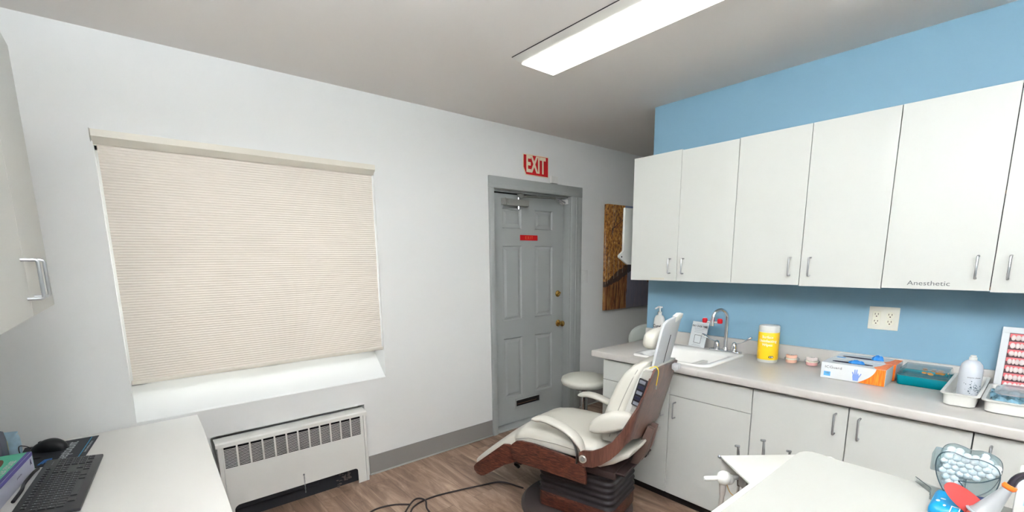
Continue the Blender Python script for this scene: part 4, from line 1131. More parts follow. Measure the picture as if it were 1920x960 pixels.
bm = B(); prism(bm, superell(0.20, 0.052, 2.2, 28, 0.15, 0.075), Hb+0.0006, Hb+0.0014, 'xy', M=CMx); obj('opening', bm, mat('opening_brown', (120, 78, 60), 0.7), tx)
bm = B(); sphere(bm, (0.16, 0.079, Hb+0.001), 0.5, 0.10, 0.032, 0.008, 16, M=CMx); obj('glove_tip', bm, mat('white_latex', (214, 214, 220), 0.5), tx, ang=60)
t = text_bm('LATEX GLOVES', 0.024, extrude=0.0002, bold=0.0006); t.transform(CMx @ Matrix.Translation((0.17, 0.028, Hb+0.001)) @ Matrix.Rotation(PI, 4, 'Z')); t.transform(Matrix.Identity(4)); obj('carton_lettering', t, M_WHITEP, tx, smooth=False)
SF = CMx @ Matrix(((-1, 0, 0, 0), (0, 0, -1, -0.0008), (0, 1, 0, 0), (0, 0, 0, 1)))
t = text_bm('powder free', 0.010, extrude=0.0002); t.transform(SF @ Matrix.Translation((-0.16, 0.036, 0))); obj('side_lettering', t, mat('side_grey', (150, 150, 170), 0.5), tx, smooth=False)
bm = B(); prism(bm, [(0.022, 0.030), (0.030, 0.055), (0.040, 0.032), (0.031, 0.038)], -0.0009, 0.0002, 'xz', M=CMx); obj('side_emblem', bm, mat('emblem_navy', (40, 44, 92), 0.5), tx)
bm = B(); tube(bm, catmull([(-0.360, 2.485, DESK+0.012), (-0.368, 2.43, DESK+0.016), (-0.384, 2.36, DESK+0.006), (-0.382, 2.29, DESK+0.008), (-0.392, 2.20, DESK+0.005), (-0.372, 2.405, DESK+0.004)][:5], 8), 0.0055, 8)
solo('black_cord', bm, M_BLACKR, 'black cord lying between the green carton and the keyboard', 'cord', (-0.375, 2.35, DESK))
# snack/tissue pack and grey device
tp = thing('tissue_pack', 'pale blue and yellow tissue pack standing behind the green carton', 'tissue pack', (-0.46, 2.79, DESK))
bm = B(); PM = T((-0.480, 2.775, DESK-0.006+0.007), math.radians(-20)); rings = []
for z, w, d in ((0, 0.085, 0.04), (0.02, 0.09, 0.05), (0.07, 0.09, 0.048), (0.095, 0.086, 0.022), (0.102, 0.090, 0.004), (0.106, 0.090, 0.003)):
    rings.append([(a, b_, z) for a, b_ in rrect(w, d, min(w, d)*0.4, 4)])
loft(bm, rings, M=PM); obj('pack_body', bm, mat('tissue_blue', (178, 208, 224), 0.35, var=0.2, vscale=20), tp, ang=50)
bm = B(); box(bm, (-0.035, -0.0265, 0.035), (0.02, -0.0235, 0.075), 0.001, 1, M=PM); box(bm, (-0.043, -0.006, 0.090), (0.043, 0.006, 0.099), 0.002, 1, M=PM); obj('yellow_print', bm, mat('tissue_yellow', (228, 214, 140), 0.4), tp)
dv = thing('label_printer', 'dark grey rounded plastic device at the left edge of the desk', 'device', (-0.505, 2.64, DESK))
bm = B(); rings = []
for z, s_ in ((0.001, 0.9), (0.01, 1.0), (0.10, 1.0), (0.135, 0.92), (0.15, 0.6)):
    rings.append([(-0.505+a, 2.635+b_, DESK+z) for a, b_ in rrect(0.092*s_, 0.13*s_, 0.025*s_, 5)])
loft(bm, rings); obj('device_body', bm, mat('slate_plastic', (92, 96, 112), 0.4), dv, ang=50)
bm = B(); box(bm, (-0.545, 2.5695, DESK+0.10), (-0.47, 2.572, DESK+0.125), 0.001, 1); obj('display', bm, M_BLACK, dv)

# ================================================================== treatment chair
CHX, CHY, CHR = 1.95, 1.62, math.radians(14)
ch = thing('dental_chair', 'grey upholstered dental chair with dark walnut side panels in the middle of the room', 'dental chair', (CHX, CHY, 0), CHR)
def cobj(name, bm, m, parent=None, **kw): return obj(name, bm, m, parent or ch, world=False, **kw)
def path_pad(bm, secs, p=4.0, n=32, crown=0.0):
    """secs: (y, z, slope angle, width, thickness) - a pad running along y"""
    rings = []
    for (y, z, a, w, th) in secs:
        ring_ = []
        for u, v in superell(w, th, p, n):
            vv = v + (crown*(1-(2*u/w)**2) if v > 0 else 0)
            ring_.append((u, y - vv*math.sin(a), z + vv*math.cos(a)))
        rings.append(ring_)
    loft(bm, rings)
# base
bm = B(); lathe(bm, [(0, 0.0), (0.335, 0.0), (0.335, 0.012), (0.315, 0.03), (0, 0.034)], Matrix.Translation((0, 0.09, 0)), 48); cobj('base_plate', bm, mat('base_grey', (70, 62, 60), 0.45))
bm = B(); prism(bm, rrect(0.36, 0.46, 0.03, 5, 0, 0.02), 0.033, 0.130, 'xy', 0.006, 2); cobj('base_cover', bm, M_WOOD)
bm = B(); rings = []
for k in range(33):
    z = 0.128+0.212*k/32; s_ = 1.0-0.02*(k/32) - 0.035*(0.5-0.5*math.cos(2*PI*k/32*6))
    rings.append([(a, b_, z) for a, b_ in rrect(0.37*s_, 0.48*s_, 0.05, 5, 0, 0.02)])
loft(bm, rings); cobj('bellows', bm, M_BLACKR, ang=70)
bm = B(); box(bm, (-0.215, -0.24, 0.335), (0.215, 0.34, 0.375), 0.006, 2); cobj('seat_frame', bm, mat('frame_brown', (58, 44, 42), 0.45))
# side panels
side = [(-0.113, 0.302), (-0.112, 0.345), (-0.100, 0.392), (-0.075, 0.415), (0.0, 0.428), (0.10, 0.440), (0.208, 0.449), (0.300, 0.447), (0.336, 0.438), (0.366, 0.412), (0.374, 0.385), (0.372, 0.345), (0.354, 0.316), (0.30, 0.309), (0.193, 0.310), (0.05, 0.305)]
foot = [(0.345, 0.305), (0.352, 0.392), (0.400, 0.398), (0.438, 0.392), (0.655, 0.214), (0.674, 0.190), (0.672, 0.166), (0.650, 0.146), (0.616, 0.140), (0.590, 0.150), (0.43, 0.262)]
for s in (-1, 1):
    a0, a1 = sorted((s*0.264, s*0.284)); f0, f1 = sorted((s*0.254, s*0.272))
    bm = B(); prism(bm, side, a0, a1, 'yz', 0.004, 2); cobj('side_panel', bm, M_WOOD)
    bm = B(); prism(bm, [(y-0.002, z) for y, z in foot], f0, f1, 'yz', 0.004, 2); cobj('footrest_panel', bm, M_WOOD)
# upholstery
bm = B()
path_pad(bm, [(-0.165, 0.455, 0, 0.40, 0.03), (-0.155, 0.458, 0, 0.47, 0.075), (-0.12, 0.460, 0, 0.50, 0.10), (0.0, 0.462, 0, 0.515, 0.105), (0.12, 0.466, 0.0, 0.52, 0.105), (0.24, 0.466, -0.05, 0.52, 0.10), (0.315, 0.452, -0.25, 0.52, 0.098), (0.355, 0.425, -0.40, 0.515, 0.085), (0.375, 0.405, -0.45, 0.46, 0.03)], 5, 40, 0.022)
cobj('seat_cushion', bm, M_UPH, ang=50)
for s in (-1, 1):
    bm = B(); tube(bm, [(s*0.2600, -0.10, 0.465), (s*0.2625, 0.1, 0.474), (s*0.2625, 0.26, 0.468), (s*0.2600, 0.35, 0.44)], 0.0018, 6); cobj('seat_piping', bm, M_PIPE)
bm = B()
path_pad(bm, [(0.325, 0.438, -0.55, 0.46, 0.03), (0.340, 0.440, -0.6, 0.50, 0.075), (0.40, 0.405, -0.66, 0.515, 0.085), (0.50, 0.325, -0.68, 0.515, 0.085), (0.60, 0.245, -0.68, 0.51, 0.08), (0.655, 0.203, -0.68, 0.50, 0.07), (0.672, 0.190, -0.68, 0.46, 0.03)], 5, 40, 0.012)
cobj('leg_cushion', bm, M_UPH, ang=50)
bm = B(); path_pad(bm, [(0.385, 0.325, -0.66, 0.50, 0.02), (0.655, 0.150, -0.6, 0.50, 0.02)], 6, 24); cobj('footrest_frame', bm, MATS['frame_brown'], ang=50)
bm = B(); box(bm, (-0.14, 0.40, 0.215), (-0.09, 0.46, 0.29), 0.006, 2); cyl(bm, (-0.14, 0.44, 0.215), (-0.11, 0.44, 0.185), 0.012); cobj('foot_bracket', bm, M_BLACK)
# arms
for s in (-1, 1):
    X = s*0.274
    P = catmull([(X+s*0.0, 0.222, 0.592), (X, 0.15, 0.607), (X, 0.06, 0.594), (X, -0.02, 0.562), (X, -0.068, 0.520), (X, -0.086, 0.485)], 8)
    n_ = len(P); R = [0.034*(min(1.0, 0.45+6*k/n_) if k < n_*0.12 else 1.0)*(1.0 if k < n_*0.75 else 1-0.45*(k/n_-0.75)/0.25) for k in range(n_)]
    bm = B(); tube(bm, P, R, 22, upv=(1, 0, 0), flat=0.52); sphere(bm, P[0]+Vector((0, -0.004, 0)), R[0], 1.0, 0.8, 0.52, 18); arm = cobj('armrest', bm, M_UPH, ang=60)
    bm = B(); Q = [p_+Vector((0, -0.004, -0.020)) for p_ in P[4:]]; tube(bm, catmull([(X, 0.10, 0.580), (X, 0.03, 0.563), (X, -0.025, 0.525), (X+s*0.008, -0.055, 0.47), (X+s*0.012, -0.060, 0.41)], 8), 0.012, 8, upv=(1, 0, 0), flat=0.35); cobj('arm_support', bm, M_STEEL, arm, ang=60)
# back shell with its two wrap-round arms
cols = [(-0.292, -0.073, 0.432, 0.470, 0), (-0.2935, -0.082, 0.414, 0.486, 0), (-0.294, -0.10, 0.406, 0.493, 0), (-0.294, -0.15, 0.412, 0.503, 0), (-0.293, -0.20, 0.440, 0.530, 0), (-0.288, -0.25, 0.482, 0.570, 0), (-0.277, -0.29, 0.520, 0.625, .3), (-0.258, -0.310, 0.545, 0.69, .7), (-0.240, -0.320, 0.560, 0.755, 1), (-0.226, -0.325, 0.565, 0.81, 1), (-0.215, -0.327, 0.57, 0.88, 1), (-0.206, -0.328, 0.57, 0.925, 1), (-0.190, -0.330, 0.57, 0.940, 1), (-0.12, -0.335, 0.55, 0.941, 1), (0.0, -0.338, 0.53, 0.936, 1)]
cols = cols+[(-x, y, a, b_-0.02*max(0, b_-0.80)/0.14, w) for x, y, a, b_, w in cols[-2::-1]]
bm = B(); t = bmesh.new(); NR = 10; G = []
for (x, y, zl, zh, w) in cols:
    c_ = []
    for j in range(NR+1):
        z = zl+(zh-zl)*j/NR
        c_.append(t.verts.new((x*(1-0.12*w*max(0, z-0.62)), y-0.27*(z-0.60)*w, z)))
    G.append(c_)
for i in range(len(G)-1):
    for j in range(NR): t.faces.new((G[i][j], G[i+1][j], G[i+1][j+1], G[i][j+1]))
bmesh.ops.recalc_face_normals(t, faces=t.faces[:])
bmesh.ops.solidify(t, geom=t.faces[:], thickness=0.012)
merge(bm, t); cobj('backrest_shell', bm, M_VENEER, ang=40)
for s in (-1, 1):
    bm = B(); R_ = Matrix.Translation((s*0.297, -0.100, 0.449)) @ Matrix.Rotation(s*PI/2, 4, 'Y')
    lathe(bm, [(0, 0.0), (0.021, 0.0), (0.021, 0.007), (0.018, 0.010), (0.013, 0.010), (0.012, 0.007), (0, 0.007)], R_, 28); hb = cobj('hub_cap', bm, mat('pewter', (186, 184, 176), 0.35, metal=0.7))
    bm = B(); lathe(bm, [(0, 0.007), (0.0115, 0.007), (0.011, 0.0095), (0, 0.010)], R_, 20); cobj('hub_button', bm, mat('hub_grey', (130, 134, 128), 0.5), hb)
# backrest cushion: stacked outlines leaning back
def yb(z): return -0.262-0.33*(z-0.60)
def ys(z): return -0.322-0.27*(z-0.60)
bm = B(); rings = []
for (z, w, f) in ((0.515, 0.30, 0.03), (0.530, 0.375, 0.09), (0.58, 0.40, 0.118), (0.66, 0.405, 0.125), (0.75, 0.40, 0.125), (0.84, 0.39, 0.118), (0.90, 0.375, 0.100), (0.94, 0.34, 0.075), (0.962, 0.27, 0.035)):
    rings.append([(u, yb(z)+0.010+f/2+v, z) for u, v in superell(w, f, 4.5, 36)])
loft(bm, rings); cobj('backrest_cushion', bm, M_UPH, ang=50)
bm = B(); rings = []
for z, w in ((0.56, 0.36), (0.58, 0.385), (0.75, 0.385), (0.90, 0.365), (0.935, 0.33)): rings.append([(-w/2, ys(z)+0.002, z), (w/2, ys(z)+0.002, z), (w/2-0.01, yb(z)+0.03, z), (-w/2+0.01, yb(z)+0.03, z)])
loft(bm, rings); cobj('back_pan', bm, M_OFFW)
for s in (-1, 1):
    bm = B(); tube(bm, catmull([(s*0.196, yb(0.56)+0.05, 0.56), (s*0.200, yb(0.70)+0.055, 0.70), (s*0.194, yb(0.83)+0.05, 0.83), (s*0.175, yb(0.92)+0.04, 0.925), (s*0.12, yb(0.95)+0.03, 0.957)], 6), 0.0022, 6); cobj('back_piping', bm, M_PIPE)
    # bolster beside the lower back
    bm = B(); rings = []
    A_, B_ = Vector((s*0.236, -0.112, 0.606)), Vector((s*0.205, -0.325, 0.672))
    for k in range(13):
        t_ = k/12; c_ = A_.lerp(B_, t_)+Vector((0, 0, 0.012*math.sin(PI*t_))); rr = 0.052*(max(0.10, math.sin(PI*(0.03+0.94*t_)))**0.35)
        rings.append([(c_.x+u*1.0, c_.y, c_.z+v) for u, v in superell(rr*1.55, rr*2.1, 3, 24)])
    loft(bm, rings); bl = cobj('side_bolster', bm, M_UPH, ang=60)
# side strip with switches
def edge_pt(z, dy=0.0, x=-0.206): return Vector((x*(1-0.12*max(0, z-0.62)), -0.322-0.27*(z-0.60)+dy, z))
bm = B(); strip = []
for z in (0.72, 0.78, 0.84, 0.90, 0.93): 
    p_ = edge_pt(z); strip.append([(p_.x-0.004, p_.y+0.002, z), (p_.x-0.004, p_.y+0.045, z), (p_.x+0.05, p_.y+0.050, z), (p_.x+0.05, p_.y+0.002, z)])
loft(bm, strip); cobj('back_edge_trim', bm, mat('trim_grey', (160, 159, 152), 0.4))
L0, L1 = edge_pt(0.757, 0.024), edge_pt(0.893, 0.024)
ex_ = (L1-L0).normalized(); fx_ = Vector((0, 1, 0)); fx_ = (fx_-ex_*fx_.dot(ex_)).normalized(); nx_ = ex_.cross(fx_)
CPM = Matrix(((-1, fx_.x, ex_.x, L0.x-0.005), (0, fx_.y, ex_.y, L0.y), (0, fx_.z, ex_.z, L0.z), (0, 0, 0, 1)))
LL = (L1-L0).length
bm = B(); box(bm, (0, -0.018, 0), (0.014, 0.024, LL), 0.003, 2, M=CPM); cp = cobj('control_panel', bm, M_BLACK)
for k, f in enumerate((0.10, 0.30, 0.50, 0.70, 0.90)):
    bm = B(); box(bm, (0.012, -0.012, LL*f-0.009), (0.0165, 0.018, LL*f+0.009), 0.0015, 1, M=CPM)
    cobj('switch', bm, (mat('switch_grey', (120, 124, 132), 0.35) if k % 2 == 0 else mat('switch_navy', (34, 36, 60), 0.35)), cp)
# headrest
HP = math.atan(0.21)
HM = Matrix.Translation((0, -0.378, 0.90)) @ Matrix.Rotation(math.radians(-6), 4, 'Z') @ Matrix.Rotation(math.radians(12.0), 4, 'X')
plate = [(-0.098, 0.0), (0.098, 0.0), (0.104, 0.285), (0.092, 0.292), (0.02, 0.282), (-0.06, 0.272), (-0.088, 0.258), (-0.099, 0.225)]
bm = B(); prism(bm, plate, -0.006, 0.008, 'xz', 0.003, 2, M=HM); hp_ = cobj('headrest_plate', bm, mat('plate_grey', (196, 199, 200), 0.35))
bm = B(); box(bm, (0.014, -0.0075, 0.02), (0.018, -0.0058, 0.19), M=HM); cobj('plate_slot', bm, M_DARK, hp_, smooth=False)
bm = B(); prism(bm, [(u, v) for u, v in superell(0.24, 0.105, 3.2, 32, -0.006, 0.160)], 0.012, 0.078, 'xz', 0.026, 5, M=HM); cobj('headrest_cushion', bm, M_UPH, hp_, ang=50)
bm = B(); box(bm, (-0.03, 0.0, 0.12), (0.03, 0.02, 0.2), M=HM); cobj('headrest_mount', bm, M_STEEL, hp_)
bm = B(); prism(bm, [(0.03, 0.255), (0.10, 0.27), (0.106, 0.294), (0.06, 0.298), (0.02, 0.285)], -0.010, 0.012, 'xz', 0.003, 2, M=HM); cobj('plate_cover_fold', bm, M_WHITEP, hp_)
bm = B(); q = edge_pt(0.915, -0.016, 0.08); box(bm, (q.x-0.022, q.y-0.035, 0.895), (q.x+0.022, q.y, 0.925), 0.005, 2); cyl(bm, (q.x-0.026, q.y-0.018, 0.900), (q.x-0.010, q.y-0.018, 0.905), 0.010); cobj('lock_lever', bm, mat('lever_grey', (188, 190, 190), 0.35))
q = edge_pt(0.93, -0.018, -0.186)
bm = B(); tube(bm, catmull([(q.x, q.y+0.040, 0.944), (q.x, q.y+0.012, 0.957), (q.x+0.002, q.y-0.002, 0.935), (q.x+0.006, q.y+0.003, 0.895), (q.x+0.010, q.y+0.008, 0.862)], 6), 0.005, 8, upv=(1, 0, 0), flat=0.4); st = cobj('strap', bm, mat('yellow_strap', (236, 206, 40), 0.5))
bm = B(); cyl(bm, (q.x+0.010, q.y+0.008, 0.864), (q.x+0.012, q.y+0.010, 0.842), 0.004); cobj('strap_end', bm, M_STEEL, st)
# lower back pad, spar and knobs
bm = B(); path_pad(bm, [(-0.335, 0.505, 0.5, 0.36, 0.03), (-0.32, 0.495, 0.5, 0.44, 0.075), (-0.25, 0.455, 0.45, 0.47, 0.09), (-0.17, 0.420, 0.3, 0.47, 0.09), (-0.12, 0.405, 0.1, 0.45, 0.05)], 4, 32); cobj('lower_back_pad', bm, M_UPH, ang=50)
bm = B(); prism(bm, [(-0.345, 0.60), (-0.375, 0.59), (-0.350, 0.47), (-0.300, 0.375), (-0.255, 0.365), (-0.285, 0.45)], 0.02, 0.045, 'yz', 0.003, 1); prism(bm, [(-0.345, 0.60), (-0.375, 0.59), (-0.350, 0.47), (-0.300, 0.375), (-0.255, 0.365), (-0.285, 0.45)], -0.045, -0.02, 'yz', 0.003, 1); cobj('back_spar', bm, mat('spar_brown', (104, 84, 76), 0.4))
bm = B(); box(bm, (-0.20, -0.29, 0.358), (0.20, -0.09, 0.372), 0.004, 1); cobj('hinge_plate', bm, MATS['frame_brown'])
bm = B(); cyl(bm, (0.045, -0.30, 0.395), (0.085, -0.30, 0.395), 0.016); cyl(bm, (0.045, -0.28, 0.43), (0.075, -0.28, 0.43), 0.012); cobj('recline_knob', bm, M_BLACK)

# ================================================================== stools
def stool(x, y, sz, r, label, col, back=False, rz=0.0):
    g = thing('operator_stool', label, 'stool', (x, y, 0), rz)
    bm = B(); lathe(bm, [(0, sz-0.075), (r*0.80, sz-0.072), (r*0.96, sz-0.055), (r, sz-0.035), (r*0.97, sz-0.014), (r*0.85, sz-0.003), (0, sz)], T((0, 0, 0)), 44); obj('seat', bm, col, g, world=False, ang=60)
    bm = B(); lathe(bm, [(0, sz-0.09), (r*0.6, sz-0.088), (r*0.6, sz-0.074), (0, sz-0.074)], T((0, 0, 0)), 28); cyl(bm, (0, 0, 0.10), (0, 0, sz-0.085), 0.024); cyl(bm, (0, 0, 0.08), (0, 0, 0.30), 0.032); obj('post', bm, M_CHROME, g, world=False)
    for k in range(5):
        a = 2*PI*k/5+0.3; c, s = math.cos(a), math.sin(a)
        bm = B(); tube(bm, [(0.02*c, 0.02*s, 0.10), (0.24*c, 0.24*s, 0.075)], [0.018, 0.012], 10); lg = obj('leg', bm, M_CHROME, g, world=False)
        bm = B(); cyl(bm, (0.24*c-0.012*s, 0.24*s+0.012*c, 0.028), (0.24*c+0.012*s, 0.24*s-0.012*c, 0.028), 0.028); cyl(bm, (0.24*c, 0.24*s, 0.03), (0.24*c, 0.24*s, 0.075), 0.008); obj('caster', bm, M_BLACK, lg, world=False)
    bm = B(); tube(bm, [(0.17*math.cos(2*PI*k/32), 0.17*math.sin(2*PI*k/32), 0.24) for k in range(32)], 0.009, 8, closed=True)
    for k in range(3): a = 2*PI*k/3; cyl(bm, (0.02*math.cos(a), 0.02*math.sin(a), 0.24), (0.17*math.cos(a), 0.17*math.sin(a), 0.24), 0.007)
    obj('foot_ring', bm, M_CHROME, g, world=False)
    if back:
        bm = B(); M_ = Matrix.Translation((0, -0.21, sz+0.20)) @ Matrix.Rotation(math.radians(8), 4, 'X')
        rings = []
        for dy, s_ in ((-0.02, 0.86), (-0.012, 0.97), (0.008, 1.0), (0.02, 0.9), (0.026, 0.6)): rings.append([(u*s_, dy-0.0+0.10*u*u, v*s_) for u, v in superell(0.33, 0.27, 2.2, 32)])
        loft(bm, rings, M=M_); obj('backrest', bm, col, g, world=False, ang=60)
        bm = B(); tube(bm, catmull([(0, -0.05, sz-0.08), (0, -0.23, sz-0.06), (0, -0.255, sz+0.06), (0, -0.24, sz+0.18)], 6), 0.012, 10, upv=(1, 0, 0)); obj('back_bar', bm, M_CHROME, g, world=False)
    return g
stool(2.535, 2.175, 0.60, 0.178, 'round pale vinyl stool between the grey door and the end of the counter', M_UPH2)
stool(3.60, 2.42, 0.56, 0.17, 'pale stool with a rounded backrest showing beyond the end of the counter', mat('stool_green_grey', (196, 202, 194), 0.45), True, math.radians(-40))
bn = thing('wooden_stool', 'small tan-topped wooden stool behind the blue wall corner', 'stool', (4.05, 2.70, 0))
bm = B(); lathe(bm, [(0, 0.678), (0.10, 0.680), (0.12, 0.698), (0.11, 0.715), (0, 0.720)], T((4.05, 2.70, 0)), 32); obj('seat', bm, mat('tan_leather', (196, 162, 128), 0.5), bn, ang=60)
bm = B(); lathe(bm, [(0, 0.628), (0.105, 0.628), (0.105, 0.679), (0, 0.679)], T((4.05, 2.70, 0)), 32); obj('seat_frame', bm, mat('stool_wood', (112, 84, 68), 0.5), bn)
for k in range(4):
    a = PI/4+PI/2*k; bm = B(); tube(bm, [(4.05+0.07*math.cos(a), 2.70+0.07*math.sin(a), 0.63), (4.05+0.11*math.cos(a), 2.70+0.11*math.sin(a), 0.0)], [0.016, 0.012], 10); obj('leg', bm, MATS['stool_wood'], bn)

# ================================================================== floor cable
bm = B()
zc = 0.006
P = catmull([(1.80, 2.05, zc), (1.745, 2.205, zc), (1.608, 2.261, zc), (1.365, 2.329, zc), (1.24, 2.340, zc), (1.155, 2.315, zc), (1.10, 2.262, zc), (1.02, 2.19, zc), (1.05, 2.08, zc+0.001), (1.17, 2.13, zc+0.006), (1.20, 2.24, zc+0.009), (1.235, 2.315, zc+0.010), (1.215, 2.365, zc+0.011), (1.172, 2.358, zc+0.012), (1.10, 2.30, zc+0.008), (1.0, 2.20, zc), (0.93, 2.06, zc)], 10)
tube(bm, P, 0.0052, 8)
P = catmull([(1.15, 2.345, zc+0.004), (1.077, 2.413, zc), (0.99, 2.44, zc), (0.92, 2.425, zc), (0.83, 2.36, zc), (0.72, 2.20, zc)], 10); tube(bm, P, 0.0052, 8)
solo('floor_cable', bm, mat('cable_dark', (52, 44, 44), 0.5), 'dark cable looping over the wood floor to the chair base', 'cable', (1.2, 2.3, 0))

# ================================================================== delivery unit beside the chair
UZ = 0.85
uc = Vector((1.369, 0.612, 0)); ua = Vector((0.77, -0.64, 0)).normalized(); un = Vector((0.64, 0.77, 0)).normalized()
UM = Matrix(((ua.x, un.x, 0, uc.x), (ua.y, un.y, 0, uc.y), (0, 0, 1, 0), (0, 0, 0, 1)))
un_ = thing('delivery_unit', 'white dental delivery unit with a flat top and ball-jointed handle', 'dental unit', (1.45, 0.40, 0))
bm = B(); prism(bm, [(0.0, 0.0), (0.30, 0.0), (0.34, -0.02), (0.36, -0.32), (0.03, -0.32), (0.012, -0.215), (0.0, -0.19)][::-1], UZ-0.008, UZ, 'xy', 0.002, 2, M=UM); obj('unit_top', bm, M_OFFW, un_)
bm = B(); prism(bm, rrect(0.30, 0.25, 0.03, 4, 0.19, -0.155), UZ-0.075, UZ-0.0085, 'xy', 0.006, 2, M=UM); prism(bm, [(0.004, -0.004), (0.05, -0.004), (0.05, -0.035)], UZ-0.055, UZ-0.0085, 'xy', 0.001, 1, M=UM); obj('unit_body', bm, M_OFFW, un_)
bm = B(); sphere(bm, (-0.002, -0.002, UZ-0.004), 0.006, seg=10, M=UM); obj('corner_screw', bm, M_STEEL, un_)
bm = B(); ball = Vector((1.329, 0.578, 0.80)); sphere(bm, ball, 0.0215, 1.1, 1, 1, 24); sphere(bm, ball+Vector((0.012, -0.010, -0.006)), 0.016); hd = obj('ball_joint', bm, M_WHITEP, un_, ang=60)
bm = B(); dr = Vector((0.79, -0.61, 0)).normalized(); tube(bm, [ball-dr*0.062, ball-dr*0.058, ball+dr*0.075], [0.005, 0.0075, 0.0075], 14); obj('handle_rod', bm, M_WHITEP, hd)
bm = B(); cyl(bm, ball+dr*0.072, ball+dr*0.125, 0.010); box(bm, (0.03, -0.10, UZ-0.07), (0.09, -0.06, UZ-0.03), 0.004, 1, M=UM); obj('swivel_bracket', bm, mat('bracket_grey', (150, 146, 140), 0.4), un_)
bm = B(); cyl(bm, ball+Vector((-0.004, 0, -0.016)), ball+Vector((-0.004, 0, -0.055)), 0.011, 14, 0.008); tube(bm, catmull([ball+Vector((-0.004, 0, -0.05)), ball+Vector((-0.006, 0.0, -0.16)), ball+Vector((0.01, -0.03, -0.32)), ball+Vector((0.08, -0.12, -0.42))], 8), 0.0068, 10); obj('drop_hose', bm, mat('hose_grey', (168, 160, 152), 0.5), un_, ang=60)
bm = B(); tube(bm, catmull([ball+Vector((0.006, -0.006, -0.018)), ball+Vector((0.012, -0.022, -0.050)), ball+Vector((0.03, -0.06, -0.062)), ball+Vector((0.05, -0.10, -0.050))], 8), 0.0016, 6); obj('thin_line', bm, mat('amber_line', (196, 160, 104), 0.5), un_)
bm = B(); tube(bm, catmull([(1.335, 0.47, 0.80), (1.32, 0.46, 0.74), (1.335, 0.44, 0.70), (1.37, 0.43, 0.70)], 6), 0.006, 8); obj('coupling', bm, M_STEEL, un_)
bm = B(); cyl(bm, (1.47, 0.37, 0.03), (1.47, 0.37, UZ-0.07), 0.028); lathe(bm, [(0, 0), (0.20, 0), (0.20, 0.015), (0.05, 0.035), (0, 0.035)], T((1.47, 0.37, 0)), 36); obj('column', bm, M_OFFW, un_)
bm = B(); box(bm, (0.03, 0.012, UZ-0.045), (0.27, 0.045, UZ-0.030), 0.003, 1, M=UM); obj('handpiece_holder', bm, M_OFFW, un_)
def handpiece(t_, z, label, lean=0.0, head=True):
    p0 = UM @ Vector((t_, 0.028, UZ-0.12)); p1 = UM @ Vector((t_+lean, 0.034, z))
    g = thing('dental_handpiece', label, 'handpiece', p0)
    bm = B(); P = [p0.lerp(p1, k/6) for k in range(7)]; tube(bm, P, [0.005, 0.0052, 0.0055, 0.0055, 0.005, 0.0042, 0.0032], 12); obj('handpiece_body', bm, mat('handpiece_metal', (176, 178, 180), 0.22, metal=0.9), g, ang=60)
    bm = B(); dd = ua*(-1)
    cyl(bm, p1+dd*(-0.004)+Vector((0, 0, 0.002)), p1+dd*0.010+Vector((0, 0, 0.004)), 0.0038)
    if head: obj('handpiece_head', bm, MATS['handpiece_metal'], g)
    else: bm.free()
    bm = B(); tube(bm, catmull([p0, p0+Vector((0, 0, -0.10)), p0+Vector((0.05, -0.08, -0.24)), p0+Vector((0.12, -0.16, -0.16))], 6), 0.004, 8); obj('hose', bm, MATS['hose_grey'], g)
    return g
handpiece(0.082, 0.862, 'small chrome handpiece leaning left behind the left corner of the delivery unit', -0.008)
handpiece(0.158, 0.880, 'taller chrome handpiece standing upright behind the delivery unit', -0.002)
handpiece(0.243, 0.842, 'lowest chrome handpiece just showing beside the paper-covered tray', 0.0)

# paper-covered instrument table nearest the camera
TZ = 0.95
it = thing('instrument_table', 'large white paper-covered instrument table in the lower right corner', 'instrument table', (0.95, 0.0, 0))
bm = B()
outl = rrect(0.90, 0.79, 0.04, 6, 0.88, -0.026)
outl = [(x, y) for x, y in outl]
prism(bm, outl, TZ-0.016, TZ-0.004, 'xy', 0.003, 2); obj('table_top', bm, M_OFFW, it)
bm = B(); t = bmesh.new()
nx, ny = 40, 36; vs = []
for i in range(nx+1):
    row = []
    for j in range(ny+1):
        u, v = i/nx, j/ny
        x = 0.417+0.928*u; y = -0.434+0.818*v
        # rounded corners
        cx_, cy_ = max(abs(x-0.88)-0.425, 0), max(abs(y+0.026)-0.37, 0)
        l = math.hypot(cx_, cy_)
        if l > 0.04: x = 0.88+math.copysign(0.425+cx_*0.04/l, x-0.88); y = -0.026+math.copysign(0.37+cy_*0.04/l, y+0.026)
        z = TZ+0.0008*math.sin(9*u+4*v)+0.0045*math.exp(-((x-1.33)**2+(y-0.355)**2)/0.0012)
        row.append(t.verts.new((x, y, z)))
    vs.append(row)
for i in range(nx):
    for j in range(ny): t.faces.new((vs[i][j], vs[i+1][j], vs[i+1][j+1], vs[i][j+1]))
bmesh.ops.recalc_face_normals(t, faces=t.faces[:])
bmesh.ops.solidify(t, geom=t.faces[:], thickness=0.003)
merge(bm, t); obj('paper_cover', bm, mat('paper_cover_white', (160, 160, 153), 0.7), it, ang=60)
bm = B(); tube(bm, [(0.60, 0.402, 0.932), (1.13, 0.399, 0.932), (1.165, 0.396, 0.931), (1.18, 0.380, 0.930)], [0.0088, 0.0088, 0.0075, 0.004], 16); obj('side_rail', bm, M_WHITEP, it, ang=60)
bm = B(); cyl(bm, (0.80, 0.0, 0.06), (0.80, 0.0, TZ-0.014), 0.03); box(bm, (0.50, -0.25, 0.02), (1.10, 0.25, 0.06), 0.01, 2); obj('stand', bm, M_OFFW, it)

